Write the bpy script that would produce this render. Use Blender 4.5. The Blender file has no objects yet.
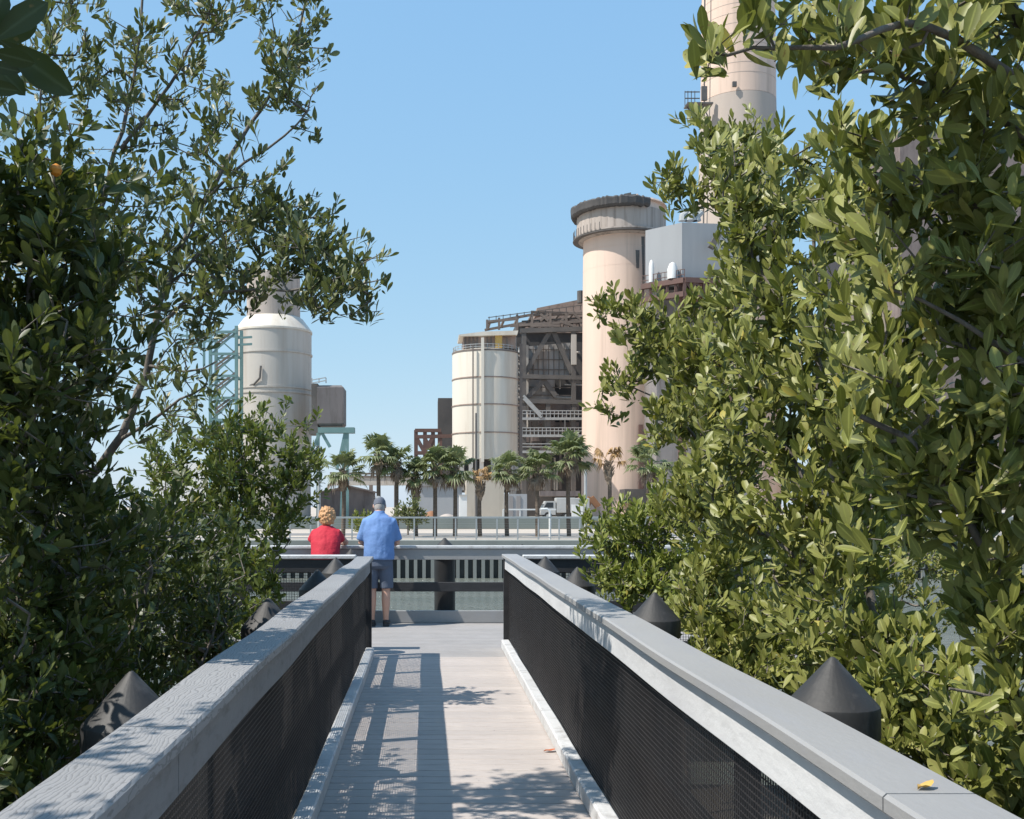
import bpy, math, random
import numpy as np
from mathutils import Vector, Matrix, kdtree, noise as mnoise
R = math.radians
rng = random.Random(7); nrg = np.random.default_rng(11)
scene = bpy.context.scene
col = scene.collection

# ------------------------------------------------------------------ camera model (used for laying the place out)
F, CX, HY, EYE = 1060.0, 427.0, 507.0, 1.62
def P(px, py, D): return Vector(((px-CX)/F*D, D, EYE-(py-HY)/F*D))
def X(px, D): return (px-CX)/F*D
def Z(py, D): return EYE-(py-HY)/F*D

cam = bpy.data.cameras.new('camera'); camo = bpy.data.objects.new('camera', cam); col.objects.link(camo)
camo.location = (0, 0, EYE); camo.rotation_euler = (R(90), 0, 0)
cam.sensor_width = 36; cam.lens = F*36/1024; cam.shift_x = (512-CX)/1024; cam.shift_y = (HY-409.5)/1024
cam.clip_start = .05; cam.clip_end = 20000
scene.camera = camo

# ------------------------------------------------------------------ light
S = Vector((-.67, -.23, 1.0)).normalized()
el = math.asin(S.z); rot = math.atan2(S.x, S.y)
sun = bpy.data.lights.new('sun', 'SUN'); suno = bpy.data.objects.new('sun', sun); col.objects.link(suno)
sun.energy = 3.9; sun.angle = R(.53); sun.color = (1, .945, .86)
suno.rotation_euler = (-S).to_track_quat('-Z', 'Y').to_euler(); suno.location = (-20, -6, 30)
w = bpy.data.worlds.new('World'); scene.world = w; w.use_nodes = True
nt = w.node_tree; bg = nt.nodes['Background']
sky = nt.nodes.new('ShaderNodeTexSky'); sky.sky_type = 'NISHITA'; sky.sun_disc = False
sky.sun_elevation = el; sky.sun_rotation = rot; sky.air_density = 1.0; sky.dust_density = .35; sky.ozone_density = 2.2
# photographic tone response of the sky: compress each channel so that the horizon does not burn out
sp = nt.nodes.new('ShaderNodeSeparateColor'); cb_ = nt.nodes.new('ShaderNodeCombineColor'); nt.links.new(sky.outputs[0], sp.inputs[0])
for ch, (k, e) in enumerate(((1.05, .53), (1.73, .34), (3.08, .10))):
    pw = nt.nodes.new('ShaderNodeMath'); pw.operation = 'POWER'; pw.inputs[1].default_value = e
    ml = nt.nodes.new('ShaderNodeMath'); ml.operation = 'MULTIPLY'; ml.inputs[1].default_value = k
    nt.links.new(sp.outputs[ch], pw.inputs[0]); nt.links.new(pw.outputs[0], ml.inputs[0]); nt.links.new(ml.outputs[0], cb_.inputs[ch])
nt.links.new(cb_.outputs[0], bg.inputs[0]); bg.inputs[1].default_value = .15
scene.cycles.max_bounces = 12; scene.cycles.diffuse_bounces = 5; scene.cycles.transmission_bounces = 8
scene.view_settings.view_transform = 'Standard'; scene.view_settings.look = 'None'
scene.view_settings.exposure = 0.72; scene.view_settings.gamma = 1.0

# ------------------------------------------------------------------ materials
def newmat(name):
    m = bpy.data.materials.new(name); m.use_nodes = True
    n = m.node_tree; b = n.nodes['Principled BSDF']
    return m, n, b
def mixcol(n, f, a, b, mode='MIX'):
    x = n.nodes.new('ShaderNodeMix'); x.data_type = 'RGBA'; x.blend_type = mode
    for k, v in ((0, f), (6, a), (7, b)):
        if hasattr(v, 'is_linked') or hasattr(v, 'links'): n.links.new(v, x.inputs[k])
        elif k == 0: x.inputs[0].default_value = v
        else: x.inputs[k].default_value = (*v, 1)
    return x.outputs[2]
def objco(n, scale=(1, 1, 1)):
    t = n.nodes.new('ShaderNodeTexCoord'); mp = n.nodes.new('ShaderNodeMapping')
    mp.inputs['Scale'].default_value = scale
    n.links.new(t.outputs['Object'], mp.inputs[0]); return mp.outputs[0]
def noise(n, co, scale, detail=5, rough=.55, dist=0):
    t = n.nodes.new('ShaderNodeTexNoise'); t.inputs['Scale'].default_value = scale
    t.inputs['Detail'].default_value = detail; t.inputs['Roughness'].default_value = rough
    t.inputs['Distortion'].default_value = dist
    n.links.new(co, t.inputs['Vector']); return t.outputs['Fac']
def ramp(n, f, a, b):
    r = n.nodes.new('ShaderNodeMapRange'); r.inputs[1].default_value = a; r.inputs[2].default_value = b
    n.links.new(f, r.inputs[0]); return r.outputs[0]
def bump(n, b, h, strength, dist=.01):
    x = n.nodes.new('ShaderNodeBump'); x.inputs['Strength'].default_value = strength; x.inputs['Distance'].default_value = dist
    n.links.new(h, x.inputs['Height']); n.links.new(x.outputs[0], b.inputs['Normal'])
def attr(n, name):
    a = n.nodes.new('ShaderNodeAttribute'); a.attribute_name = name; return a.outputs['Fac']
def weathered(name, c, c2, scale=1.0, stretch=(1, 1, 1), rough=.75, metal=0, bmp=.2, bscale=None, lo=.35, hi=.7, stain=None):
    """base colour c varying to c2 over a noise, with an optional second finer stain"""
    m, n, b = newmat(name)
    co = objco(n, stretch)
    f = ramp(n, noise(n, co, scale, 6, .6), lo, hi)
    out = mixcol(n, f, c, c2)
    if stain:
        g = ramp(n, noise(n, objco(n, stain[1]), stain[2], 5, .65), .5, .75)
        out = mixcol(n, g, out, stain[0])
    n.links.new(out, b.inputs['Base Color'])
    b.inputs['Roughness'].default_value = rough; b.inputs['Metallic'].default_value = metal
    if bmp: bump(n, b, noise(n, co, bscale or scale*12, 4), bmp, .01)
    return m

def boards_mat(name, a, bcol, dirt):
    m, n, b = newmat(name)
    r = attr(n, 'rnd')
    c = mixcol(n, r, a, bcol)
    d = ramp(n, noise(n, objco(n), 1.7, 6, .62), .42, .75)
    c = mixcol(n, d, c, dirt)
    st = noise(n, objco(n, (3, 60, 20)), 2.0, 4)
    c = mixcol(n, ramp(n, st, .45, .8), c, tuple(v*.78 for v in dirt))
    sp = ramp(n, noise(n, objco(n), 38, 3, .6), .66, .74)
    c = mixcol(n, sp, c, tuple(v*.55 for v in dirt))
    n.links.new(c, b.inputs['Base Color']); b.inputs['Roughness'].default_value = .7
    bump(n, b, noise(n, objco(n, (4, 90, 1)), 3), .35, .004)
    return m
def cap_mat(name, a, bcol):
    m, n, b = newmat(name)
    # moulded wood grain of recycled-plastic lumber
    wv = n.nodes.new('ShaderNodeTexWave'); wv.wave_type = 'BANDS'; wv.bands_direction = 'X'
    wv.inputs['Scale'].default_value = 22; wv.inputs['Distortion'].default_value = 16; wv.inputs['Detail'].default_value = 4
    wv.inputs['Detail Scale'].default_value = .8
    n.links.new(objco(n, (1.2, .42, 1.2)), wv.inputs['Vector'])
    big = ramp(n, noise(n, objco(n, (1, .5, 1)), 2.3, 6), .35, .72)
    c = mixcol(n, big, a, bcol)
    c = mixcol(n, ramp(n, wv.outputs['Fac'], .25, 0), c, tuple(v*.72 for v in bcol))
    sp = ramp(n, noise(n, objco(n), 55, 4, .7), .62, .75)
    c = mixcol(n, sp, c, tuple(v*.5 for v in bcol))
    n.links.new(c, b.inputs['Base Color']); b.inputs['Roughness'].default_value = .62
    bump(n, b, wv.outputs['Fac'], .16, .003)
    return m

def leaf_mat(name, dark, mid, pale, yellow):
    m, n, b = newmat(name)
    r = attr(n, 'rnd')
    cr = n.nodes.new('ShaderNodeValToRGB'); n.links.new(r, cr.inputs[0])
    e = cr.color_ramp.elements
    e[0].position = 0; e[0].color = (*dark, 1); e[1].position = 1; e[1].color = (*yellow, 1)
    for p, c in ((.45, mid), (.90, pale), (.965, tuple((x+y)/2 for x, y in zip(pale, yellow)))):
        x = e.new(p); x.color = (*c, 1)
    geo = n.nodes.new('ShaderNodeNewGeometry')
    lc = mixcol(n, ramp(n, attr(n, 'rib'), .80, 1.0), cr.outputs[0], tuple(min(.5, v*1.7+.03) for v in mid))
    lc = mixcol(n, ramp(n, noise(n, objco(n), 55, 2, .5), .68, .72), lc, (.16, .10, .035))
    lc = mixcol(n, ramp(n, noise(n, objco(n), 9, 2, .5), .3, .7), lc, mixcol(n, .35, lc, pale))
    back = mixcol(n, .45, lc, (.13, .15, .06))
    c = mixcol(n, geo.outputs['Backfacing'], lc, back)
    n.links.new(c, b.inputs['Base Color'])
    b.inputs['Roughness'].default_value = .43; b.inputs['Specular IOR Level'].default_value = .42
    tr = n.nodes.new('ShaderNodeBsdfTranslucent')
    tc = mixcol(n, .5, cr.outputs[0], (.20, .24, .03)); n.links.new(tc, tr.inputs[0])
    ms = n.nodes.new('ShaderNodeMixShader'); ms.inputs[0].default_value = .28
    n.links.new(b.outputs[0], ms.inputs[1]); n.links.new(tr.outputs[0], ms.inputs[2])
    n.links.new(ms.outputs[0], n.nodes['Material Output'].inputs[0])
    return m

M = {}
M['deck'] = boards_mat('deck_boards', (.475, .42, .385), (.415, .37, .34), (.40, .355, .33))
M['landing'] = boards_mat('landing_boards', (.335, .315, .305), (.305, .285, .275), (.265, .25, .24))
M['cap'] = cap_mat('grey_plastic_lumber', (.285, .28, .28), (.235, .23, .23))
M['cap_smooth'] = weathered('smooth_grey_lumber', (.31, .305, .30), (.265, .26, .258), 1.5, (1, .4, 1), .55, 0, .15, 60, stain=((.28, .28, .29), (1, .3, 1), 9))
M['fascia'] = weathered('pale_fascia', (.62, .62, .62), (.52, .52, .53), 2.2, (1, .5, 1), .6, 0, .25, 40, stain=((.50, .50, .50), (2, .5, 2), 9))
M['fascia_grey'] = weathered('shade_grey_fascia', (.22, .22, .225), (.17, .17, .175), 2.2, (1, .5, 1), .65, 0, .3, 40, stain=((.13, .13, .13), (2, .8, 2), 14))  # left fascia: shade on its inner face put into a darker board colour
M['kerb'] = weathered('kerb_lumber', (.56, .56, .56), (.46, .46, .46), 3, (1, .4, 1), .65, 0, .3, 40, stain=((.33, .32, .31), (1, 1, 1), 9))
M['mesh'] = weathered('black_netting', (.018, .017, .018), (.030, .027, .027), 3, rough=.55, bmp=0)
M['blackwood'] = weathered('black_lumber', (.020, .020, .022), (.035, .034, .036), 3, (1, .4, 3), .6, 0, .3, 30)
M['pile'] = weathered('black_pile_sleeve', (.014, .014, .015), (.026, .025, .025), 4, rough=.5, bmp=.1)
M['cone'] = weathered('dark_cone_plastic', (.022, .021, .021), (.034, .033, .032), 4, rough=.6, bmp=.12, bscale=60, stain=((.075, .07, .067), (1, 1, .3), 11))
M['mud'] = weathered('mud', (.05, .042, .03), (.09, .075, .055), 1.5, rough=.8, bmp=.8, bscale=8)
M['bark'] = weathered('grey_bark', (.12, .10, .085), (.22, .195, .17), 7, (1, 1, .35), .85, 0, .8, 60, stain=((.055, .045, .035), (1, 1, .5), 9))
M['twig'] = M['bark']
M['leafR'] = leaf_mat('mangrove_leaves_olive', (.085, .105, .016), (.185, .20, .036), (.31, .31, .10), (.44, .36, .07))
M['leafB'] = leaf_mat('bush_leaves_mid_green', (.05, .078, .010), (.095, .13, .018), (.18, .215, .05), (.36, .28, .05))
M['leafN'] = leaf_mat('shade_dark_leaves', (.016, .028, .008), (.022, .036, .010), (.03, .045, .014), (.05, .05, .015))  # near leaves at upper left, their shade put into the leaf colour
M['leafS'] = leaf_mat('shrub_leaves_yellow_green', (.085, .115, .012), (.16, .195, .026), (.26, .28, .07), (.40, .33, .06))
M['leafL'] = leaf_mat('mangrove_leaves_grey_green', (.065, .085, .026), (.115, .135, .052), (.20, .215, .11), (.34, .26, .07))
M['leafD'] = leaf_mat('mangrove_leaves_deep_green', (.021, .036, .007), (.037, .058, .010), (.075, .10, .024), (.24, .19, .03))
M['orange_leaf'] = weathered('orange_leaf', (.55, .17, .02), (.6, .26, .03), 20, rough=.5, bmp=0)
M['yellow_leaf'] = weathered('yellow_leaf', (.55, .38, .10), (.5, .28, .08), 30, rough=.5, bmp=0)
M['red_leaf'] = weathered('red_leaf', (.38, .09, .03), (.45, .15, .05), 30, rough=.5, bmp=0)
M['conc_pink'] = weathered('pinkish_concrete', (.70, .535, .44), (.62, .465, .375), .16, (1, 1, .12), .85, 0, .15, 4, stain=((.47, .36, .29), (1, 1, .04), .7))
M['conc_grey'] = weathered('streaked_grey_concrete', (.44, .38, .34), (.36, .31, .275), .4, (1, 1, .1), .85, 0, .15, 4, stain=((.15, .12, .10), (1.2, 1.2, .06), 1.0))
M['conc_dark'] = weathered('darker_concrete', (.42, .355, .31), (.47, .40, .345), .2, (1, 1, .2), .85, 0, .15, 4)  # darker concrete tone for the tall chimney's lower band and joints
M['tank'] = weathered('cream_paint', (.66, .61, .53), (.60, .545, .465), .25, (1, 1, .2), .5, 0, .06, 5, stain=((.47, .39, .31), (.7, .7, .05), .6))
M['tank_grey'] = weathered('grey_cream_paint', (.50, .465, .425), (.44, .41, .37), .3, (1, 1, .2), .55, 0, .06, 5, stain=((.36, .31, .26), (.7, .7, .05), .7))
M['steel_dark'] = weathered('dark_steel', (.085, .08, .077), (.13, .118, .11), .6, rough=.6, bmp=.1)
M['steel_brown'] = weathered('brown_steel', (.19, .155, .135), (.13, .11, .10), .6, rough=.7, bmp=.1)
M['steel_red'] = weathered('rust_red_steel', (.13, .07, .058), (.10, .062, .055), .8, rough=.7, bmp=.1)
M['teal'] = weathered('teal_steel', (.115, .215, .215), (.15, .25, .245), .8, rough=.55, bmp=.05)
M['clad_grey'] = weathered('grey_cladding', (.21, .20, .20), (.28, .26, .255), .15, (1, 1, .3), .6, 0, .1, 3, stain=((.12, .10, .09), (1, 1, .1), .9))
M['hopper_dark'] = weathered('dark_grey_sheet', (.12, .11, .11), (.155, .14, .14), .5, (1, 1, .4), .65, 0, .1, 4, stain=((.08, .07, .065), (1, 1, .2), 1.2))
M['hopper_grey'] = weathered('streaked_grey_sheet', (.36, .345, .335), (.29, .275, .265), .3, (1, 1, .3), .65, 0, .1, 3, stain=((.18, .15, .135), (1, 1, .1), .9))
M['clad_dark'] = weathered('dark_cladding', (.05, .047, .047), (.085, .078, .075), .3, rough=.7, bmp=.1)
M['clad_brown'] = weathered('brown_grey_cladding', (.17, .135, .125), (.22, .18, .165), .5, (1, 1, .4), .65, 0, .1, 4, stain=((.09, .07, .065), (1, 1, .2), 1.2))
M['clad_rust'] = weathered('weathered_roof_sheet', (.34, .26, .22), (.26, .19, .16), .5, rough=.8, bmp=.1, stain=((.15, .10, .08), (1, 1, 1), 1.3))
def corr(name, c, pitch):
    m, n, b = newmat(name)
    f = ramp(n, noise(n, objco(n, (1, 1, .2)), .3, 5), .35, .7)
    n.links.new(mixcol(n, f, c, tuple(v*.88 for v in c)), b.inputs['Base Color'])
    wv = n.nodes.new('ShaderNodeTexWave'); wv.bands_direction = 'X'; wv.inputs['Scale'].default_value = 1/pitch
    n.links.new(objco(n), wv.inputs['Vector']); b.inputs['Roughness'].default_value = .5
    bump(n, b, wv.outputs['Fac'], .12, .04); return m
M['clad_white'] = corr('pale_blue_grey_cladding', (.31, .32, .335), 3)
M['white'] = weathered('white_paint', (.70, .70, .69), (.62, .62, .61), .8, rough=.45, bmp=0)
M['sand'] = weathered('pale_ground', (.50, .43, .36), (.40, .345, .29), .06, rough=.9, bmp=.4, bscale=3, stain=((.30, .27, .23), (.3, 2, 1), .12))
M['road'] = weathered('worn_road', (.17, .165, .16), (.22, .21, .20), .3, rough=.9, bmp=.2)
M['greenwall'] = weathered('grey_green_wall', (.16, .185, .175), (.21, .235, .22), .35, (1, 1, .3), .8, 0, .1, 4)
M['concrete'] = weathered('bare_concrete', (.46, .41, .345), (.39, .35, .295), .4, (1, 1, .4), .85, 0, .15, 5, stain=((.30, .26, .21), (1, 1, .15), 1))
M['seawall'] = weathered('seawall_concrete', (.25, .26, .24), (.20, .205, .19), 1.2, (1, 1, .4), .85, 0, .15, 9)
M['shadewall'] = weathered('shade_dark_wall', (.04, .042, .04), (.07, .07, .065), 1.2, rough=.6, bmp=.1)  # shade between the seawall ribs, put into the backing wall's colour
M['galv'] = weathered('galvanised_steel', (.42, .43, .43), (.35, .36, .36), 3, rough=.5, metal=.25, bmp=0)
M['palmtrunk'] = weathered('palm_trunk', (.085, .065, .05), (.15, .12, .095), 5, (1, 1, 2.5), .9, 0, .8, 25)
M['palmboot'] = weathered('palm_boots', (.17, .13, .10), (.27, .22, .17), 8, rough=.9, bmp=.8, bscale=25)
M['palmleaf'] = leaf_mat('palm_fronds', (.14, .175, .07), (.20, .235, .105), (.28, .30, .16), (.27, .23, .11))
M['palmdead'] = weathered('dead_fronds', (.40, .25, .11), (.30, .18, .08), 4, rough=.8, bmp=0)
M['truck_paint'] = weathered('dusty_white_paint', (.42, .42, .41), (.34, .34, .33), .8, rough=.5, bmp=0)
M['glass'] = weathered('dark_glass', (.02, .025, .03), (.03, .035, .04), 1, rough=.1, bmp=0)
M['tyre'] = weathered('rubber', (.02, .02, .02), (.03, .03, .03), 3, rough=.8, bmp=0)
M['orange'] = weathered('orange_paint', (.27, .13, .06), (.22, .10, .05), 1, rough=.6, bmp=0)
M['skin'] = weathered('skin', (.56, .33, .24), (.52, .29, .21), 9, rough=.5, bmp=0)
M['red_cloth'] = weathered('red_knit', (.50, .018, .040), (.42, .014, .033), 6, rough=.8, bmp=.5, bscale=35)
M['blue_cloth'] = weathered('blue_shirt_cloth', (.135, .25, .50), (.115, .21, .44), 6, rough=.8, bmp=.5, bscale=30)
M['shorts'] = weathered('slate_shorts_cloth', (.095, .118, .17), (.078, .098, .14), 6, rough=.85, bmp=.4, bscale=30)
M['dark_cloth'] = weathered('navy_cloth', (.03, .035, .055), (.025, .03, .045), 6, rough=.85, bmp=.3)
M['cap_cloth'] = weathered('grey_blue_cap_cloth', (.12, .135, .17), (.10, .11, .14), 20, rough=.85, bmp=.2)
M['cap_panel'] = weathered('light_cap_panel', (.34, .35, .36), (.28, .29, .30), 20, rough=.85, bmp=.2)
M['hair'] = weathered('strawberry_blonde_hair', (.57, .315, .145), (.42, .21, .09), 30, rough=.55, bmp=.9, bscale=60)
M['greyhair'] = weathered('grey_hair', (.30, .27, .25), (.38, .35, .33), 40, rough=.6, bmp=.4)
M['shoe'] = weathered('black_shoe', (.015, .015, .017), (.025, .025, .028), 10, rough=.5, bmp=0)
M['eye'] = weathered('eye_white', (.75, .74, .72), (.7, .7, .68), 10, rough=.25, bmp=0)
# water
m, n, b = newmat('river_water'); M['water'] = m
wc = mixcol(n, ramp(n, noise(n, objco(n, (.2, 1, 1)), .5, 5), .35, .7), (.13, .145, .125), (.19, .20, .175))
n.links.new(wc, b.inputs['Base Color']); b.inputs['Roughness'].default_value = .12; b.inputs['IOR'].default_value = 1.33
b1 = n.nodes.new('ShaderNodeBump'); b1.inputs['Strength'].default_value = 1.0; b1.inputs['Distance'].default_value = .12
n.links.new(noise(n, objco(n, (1, 1.5, 1)), 4.5, 5, .6, .4), b1.inputs['Height']); n.links.new(b1.outputs[0], b.inputs['Normal'])

# ------------------------------------------------------------------ mesh helpers
class MB:
    def __init__(s): s.v = []; s.f = []; s.r = []
    def add(s, vs, fs, rnd=None):
        o = len(s.v); s.v.extend([tuple(v) for v in vs]); s.f.extend([tuple(i+o for i in f) for f in fs])
        r = rng.random() if rnd is None else rnd
        s.r.extend([r]*len(vs)); return s
    def box(s, x0, x1, y0, y1, z0, z1, rnd=None):
        return s.add([(x0,y0,z0),(x1,y0,z0),(x1,y1,z0),(x0,y1,z0),(x0,y0,z1),(x1,y0,z1),(x1,y1,z1),(x0,y1,z1)],
              [(0,3,2,1),(4,5,6,7),(0,1,5,4),(1,2,6,5),(2,3,7,6),(3,0,4,7)], rnd)
    def bbox(s, x0, x1, y0, y1, z0, z1, b=.006, rnd=None):
        """bevelled box"""
        x0, x1 = min(x0, x1), max(x0, x1)
        vs = []
        for z, i in ((z0, b), (z0+b, 0), (z1-b, 0), (z1, b)):
            for x, y in ((x0, y0), (x1, y0), (x1, y1), (x0, y1)):
                vs.append((x+(i if x == x0 else -i), y+(i if y == y0 else -i), z))
        fs = [(0,3,2,1), (12,13,14,15)]
        for k in range(3):
            for j in range(4): fs.append((4*k+j, 4*k+(j+1)%4, 4*k+4+(j+1)%4, 4*k+4+j))
        return s.add(vs, fs, rnd)
    def bar(s, p, q, wd, ht=None, rnd=None):
        p = Vector(p); q = Vector(q); ht = ht or wd; d = (q-p).normalized()
        up = Vector((0, 0, 1)) if abs(d.z) < .95 else Vector((0, 1, 0))
        a = d.cross(up).normalized()*wd/2; c = a.cross(d).normalized()*ht/2
        vs = [p-a-c, p+a-c, p+a+c, p-a+c, q-a-c, q+a-c, q+a+c, q-a+c]
        return s.add(vs, [(0,1,2,3),(7,6,5,4),(0,4,5,1),(1,5,6,2),(2,6,7,3),(3,7,4,0)], rnd)
    def tube(s, pts, rad, seg=8, cap=True, rnd=None):
        pts = [Vector(p) for p in pts]; k = len(pts)
        if not hasattr(rad, '__len__'): rad = [rad]*k
        vs = []; prev = None
        for i, p in enumerate(pts):
            t = (pts[min(i+1, k-1)]-pts[max(i-1, 0)]).normalized()
            if prev is None:
                a = t.cross(Vector((0, 0, 1)) if abs(t.z) < .9 else Vector((1, 0, 0))).normalized()
            else: a = (prev-t*prev.dot(t)).normalized()
            prev = a; c = t.cross(a)
            for j in range(seg):
                th = 2*math.pi*j/seg; vs.append(p+(a*math.cos(th)+c*math.sin(th))*rad[i])
        fs = [(i*seg+j, i*seg+(j+1)%seg, (i+1)*seg+(j+1)%seg, (i+1)*seg+j) for i in range(k-1) for j in range(seg)]
        if cap: fs += [tuple(reversed(range(seg))), tuple(range((k-1)*seg, k*seg))]
        return s.add(vs, fs, rnd)
    def lathe(s, c, prof, seg=32, a0=0, a1=2*math.pi, rnd=None):
        """prof: list of (r,z) from bottom to top, absolute z"""
        full = abs(a1-a0-2*math.pi) < 1e-6; kk = seg if full else seg+1
        vs = []
        for r, z in prof:
            for j in range(kk):
                th = a0+(a1-a0)*j/seg; vs.append((c[0]+r*math.cos(th), c[1]+r*math.sin(th), z))
        fs = []
        for i in range(len(prof)-1):
            for j in range(seg):
                j2 = (j+1) % kk; fs.append((i*kk+j, i*kk+j2, (i+1)*kk+j2, (i+1)*kk+j))
        if full: fs += [tuple(reversed(range(kk))), tuple(range((len(prof)-1)*kk, len(prof)*kk))]
        return s.add(vs, fs, rnd)
    def prism(s, poly, y0, y1, rnd=None):
        """poly in (x,z), extruded along y"""
        k = len(poly); vs = [(x, y0, z) for x, z in poly]+[(x, y1, z) for x, z in poly]
        fs = [tuple(range(k)), tuple(reversed(range(k, 2*k)))]+[(i, k+i, k+(i+1)%k, (i+1)%k) for i in range(k)]
        return s.add(vs, fs, rnd)
    def loft(s, rings, seg=16, rnd=None):
        """rings: (centre, a_vec, b_vec)"""
        vs = []
        for c, a, b in rings:
            c = Vector(c); a = Vector(a); b = Vector(b)
            for j in range(seg):
                th = 2*math.pi*j/seg; vs.append(c+a*math.cos(th)+b*math.sin(th))
        k = len(rings)
        fs = [(i*seg+j, i*seg+(j+1)%seg, (i+1)*seg+(j+1)%seg, (i+1)*seg+j) for i in range(k-1) for j in range(seg)]
        fs += [tuple(reversed(range(seg))), tuple(range((k-1)*seg, k*seg))]
        return s.add(vs, fs, rnd)
    def build(s, name, mat, parent=None, smooth=False, angle=35):
        me = bpy.data.meshes.new(name)
        off = Vector(parent['_o']) if parent is not None else Vector((0, 0, 0))
        me.from_pydata([(v[0]-off.x, v[1]-off.y, v[2]-off.z) for v in s.v], [], s.f)
        at = me.attributes.new('rnd', 'FLOAT', 'POINT'); at.data.foreach_set('value', s.r)
        me.materials.append(M[mat] if isinstance(mat, str) else mat)
        if smooth:
            me.polygons.foreach_set('use_smooth', [True]*len(me.polygons))
            try: me.set_sharp_from_angle(angle=R(angle))
            except Exception: pass
        me.update()
        o = bpy.data.objects.new(name, me); col.objects.link(o)
        if parent is not None: o.parent = parent; o['_o'] = tuple(off)
        return o
def fixnormals(o):
    import bmesh
    bm = bmesh.new(); bm.from_mesh(o.data); bmesh.ops.recalc_face_normals(bm, faces=bm.faces); bm.to_mesh(o.data); bm.free(); return o
def thing(name, label, cat, loc=(0, 0, 0), group=None):
    o = bpy.data.objects.new(name, None); col.objects.link(o); o.location = loc; o.empty_display_size = .2
    o['label'] = label; o['category'] = cat; o['_o'] = tuple(loc)
    if group: o['group'] = group
    return o
def single(o, label, cat, group=None):
    o['label'] = label; o['category'] = cat
    if group: o['group'] = group
    return o
def struct(o, kind='structure'): o['kind'] = kind; return o
def bx(x0, x1, y0, y1, z0, z1): return MB().box(x0, x1, y0, y1, z0, z1)

# ------------------------------------------------------------------ ground, water
def grid(x0, x1, y0, y1, nx, ny, zf):
    vs = [(x0+(x1-x0)*i/nx, y0+(y1-y0)*j/ny, 0) for j in range(ny+1) for i in range(nx+1)]
    vs = [(x, y, zf(x, y)) for x, y, _ in vs]
    fs = [(j*(nx+1)+i, j*(nx+1)+i+1, (j+1)*(nx+1)+i+1, (j+1)*(nx+1)+i) for j in range(ny) for i in range(nx)]
    return MB().add(vs, fs)
BANK = .25
struct(MB().add([(-5000, 42.3, BANK), (5000, 42.3, BANK), (5000, 12000, BANK), (-5000, 12000, BANK)], [(0,1,2,3)]).build('far_bank_ground', 'sand'))
struct(MB().add([(-5000, 51, BANK+.004), (5000, 51, BANK+.004), (5000, 55, BANK+.004), (-5000, 55, BANK+.004)], [(0,1,2,3)]).build('road', 'road'))
struct(MB().add([(-5000, -400, -1.2), (5000, -400, -1.2), (5000, 42.4, -1.2), (-5000, 42.4, -1.2)], [(0,1,2,3)]).build('river_water', 'water'))
struct(grid(-30, 30, -12, 11.3, 90, 40, lambda x, y: -1.04+.10*mnoise.noise(Vector((x*.7, y*.7, 0)))-max(0, y-10.3)*.5).build('mud_bank', 'mud', smooth=True))

# ------------------------------------------------------------------ boardwalk
dk = MB(); y = -2.5; i = 0
while y < 11.42:
    dz = rng.uniform(-.0012, .0012)
    dk.bbox(-.70, .965, y, y+.1365, -.04, dz, .0055); y += .1455
    i += 1
for x in (-.6, .13, .86): dk.box(x-.04, x+.04, -2.5, 11.44, -.27, -.045)
struct(dk.build('boardwalk', 'deck'))
ld = MB(); y = 11.46
while y < 15.0:
    dz = rng.uniform(-.001, .001)
    ld.bbox(-4.4, 4.4, y, y+.139, -.04, dz, .004); y += .1435
for x in (-4, -2, 0, 2, 4): ld.box(x-.05, x+.05, 11.48, 15.0, -.3, -.045)
struct(ld.build('viewing_platform', 'landing'))

def wave(y, k, ph): return .0045*math.sin(2*math.pi*y/2.85+ph)+.0025*math.sin(2*math.pi*y/1.9+ph*1.7+k)
def sweep_y(mb, x0, x1, z0, z1, y0, y1, ph, b=.006, step=.14, amp=1.0, lat=.4):
    """bevelled lumber section swept along y with the slight sag of plastic lumber"""
    nn = max(2, int((y1-y0)/step)); sec = [(x0+b, z0), (x1-b, z0), (x1, z0+b), (x1, z1-b), (x1-b, z1), (x0+b, z1), (x0, z1-b), (x0, z0+b)]
    vs = []
    for k in range(nn+1):
        yy = y0+(y1-y0)*k/nn; w_ = wave(yy, 1, ph)*amp; lx = wave(yy*.8+3, 2, ph+1)*lat
        vs += [(x+lx, yy, z+w_) for x, z in sec]
    fs = [(k*8+j, k*8+(j+1)%8, (k+1)*8+(j+1)%8, (k+1)*8+j) for k in range(nn) for j in range(8)]
    fs += [tuple(reversed(range(8))), tuple(range(nn*8, nn*8+8))]
    # winding: reverse so that normals point outward for +y sweep
    return mb.add(vs, [tuple(reversed(f)) for f in fs])
def netting_y(mb, x, y0, y1, z0, z1, pitch=.0215, t=.0034):
    k = int((z1-z0)/pitch)
    for i in range(k+1): mb.box(x-t*.5, x+t*.5, y0, y1, z0+i*pitch-t/2, z0+i*pitch+t/2)
    k = int((y1-y0)/pitch)
    for i in range(k+1): mb.box(x-t*.55, x+t*.55, y0+i*pitch-t/2, y0+i*pitch+t/2, z0, z1)
def netting_x(mb, y, x0, x1, z0, z1, pitch=.03, t=.004):
    k = int((z1-z0)/pitch)
    for i in range(k+1): mb.box(x0, x1, y-t*.5, y+t*.5, z0+i*pitch-t/2, z0+i*pitch+t/2)
    k = int((x1-x0)/pitch)
    for i in range(k+1): mb.box(x0+i*pitch-t/2, x0+i*pitch+t/2, y-t*1.1, y+t*1.1, z0, z1)

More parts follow.
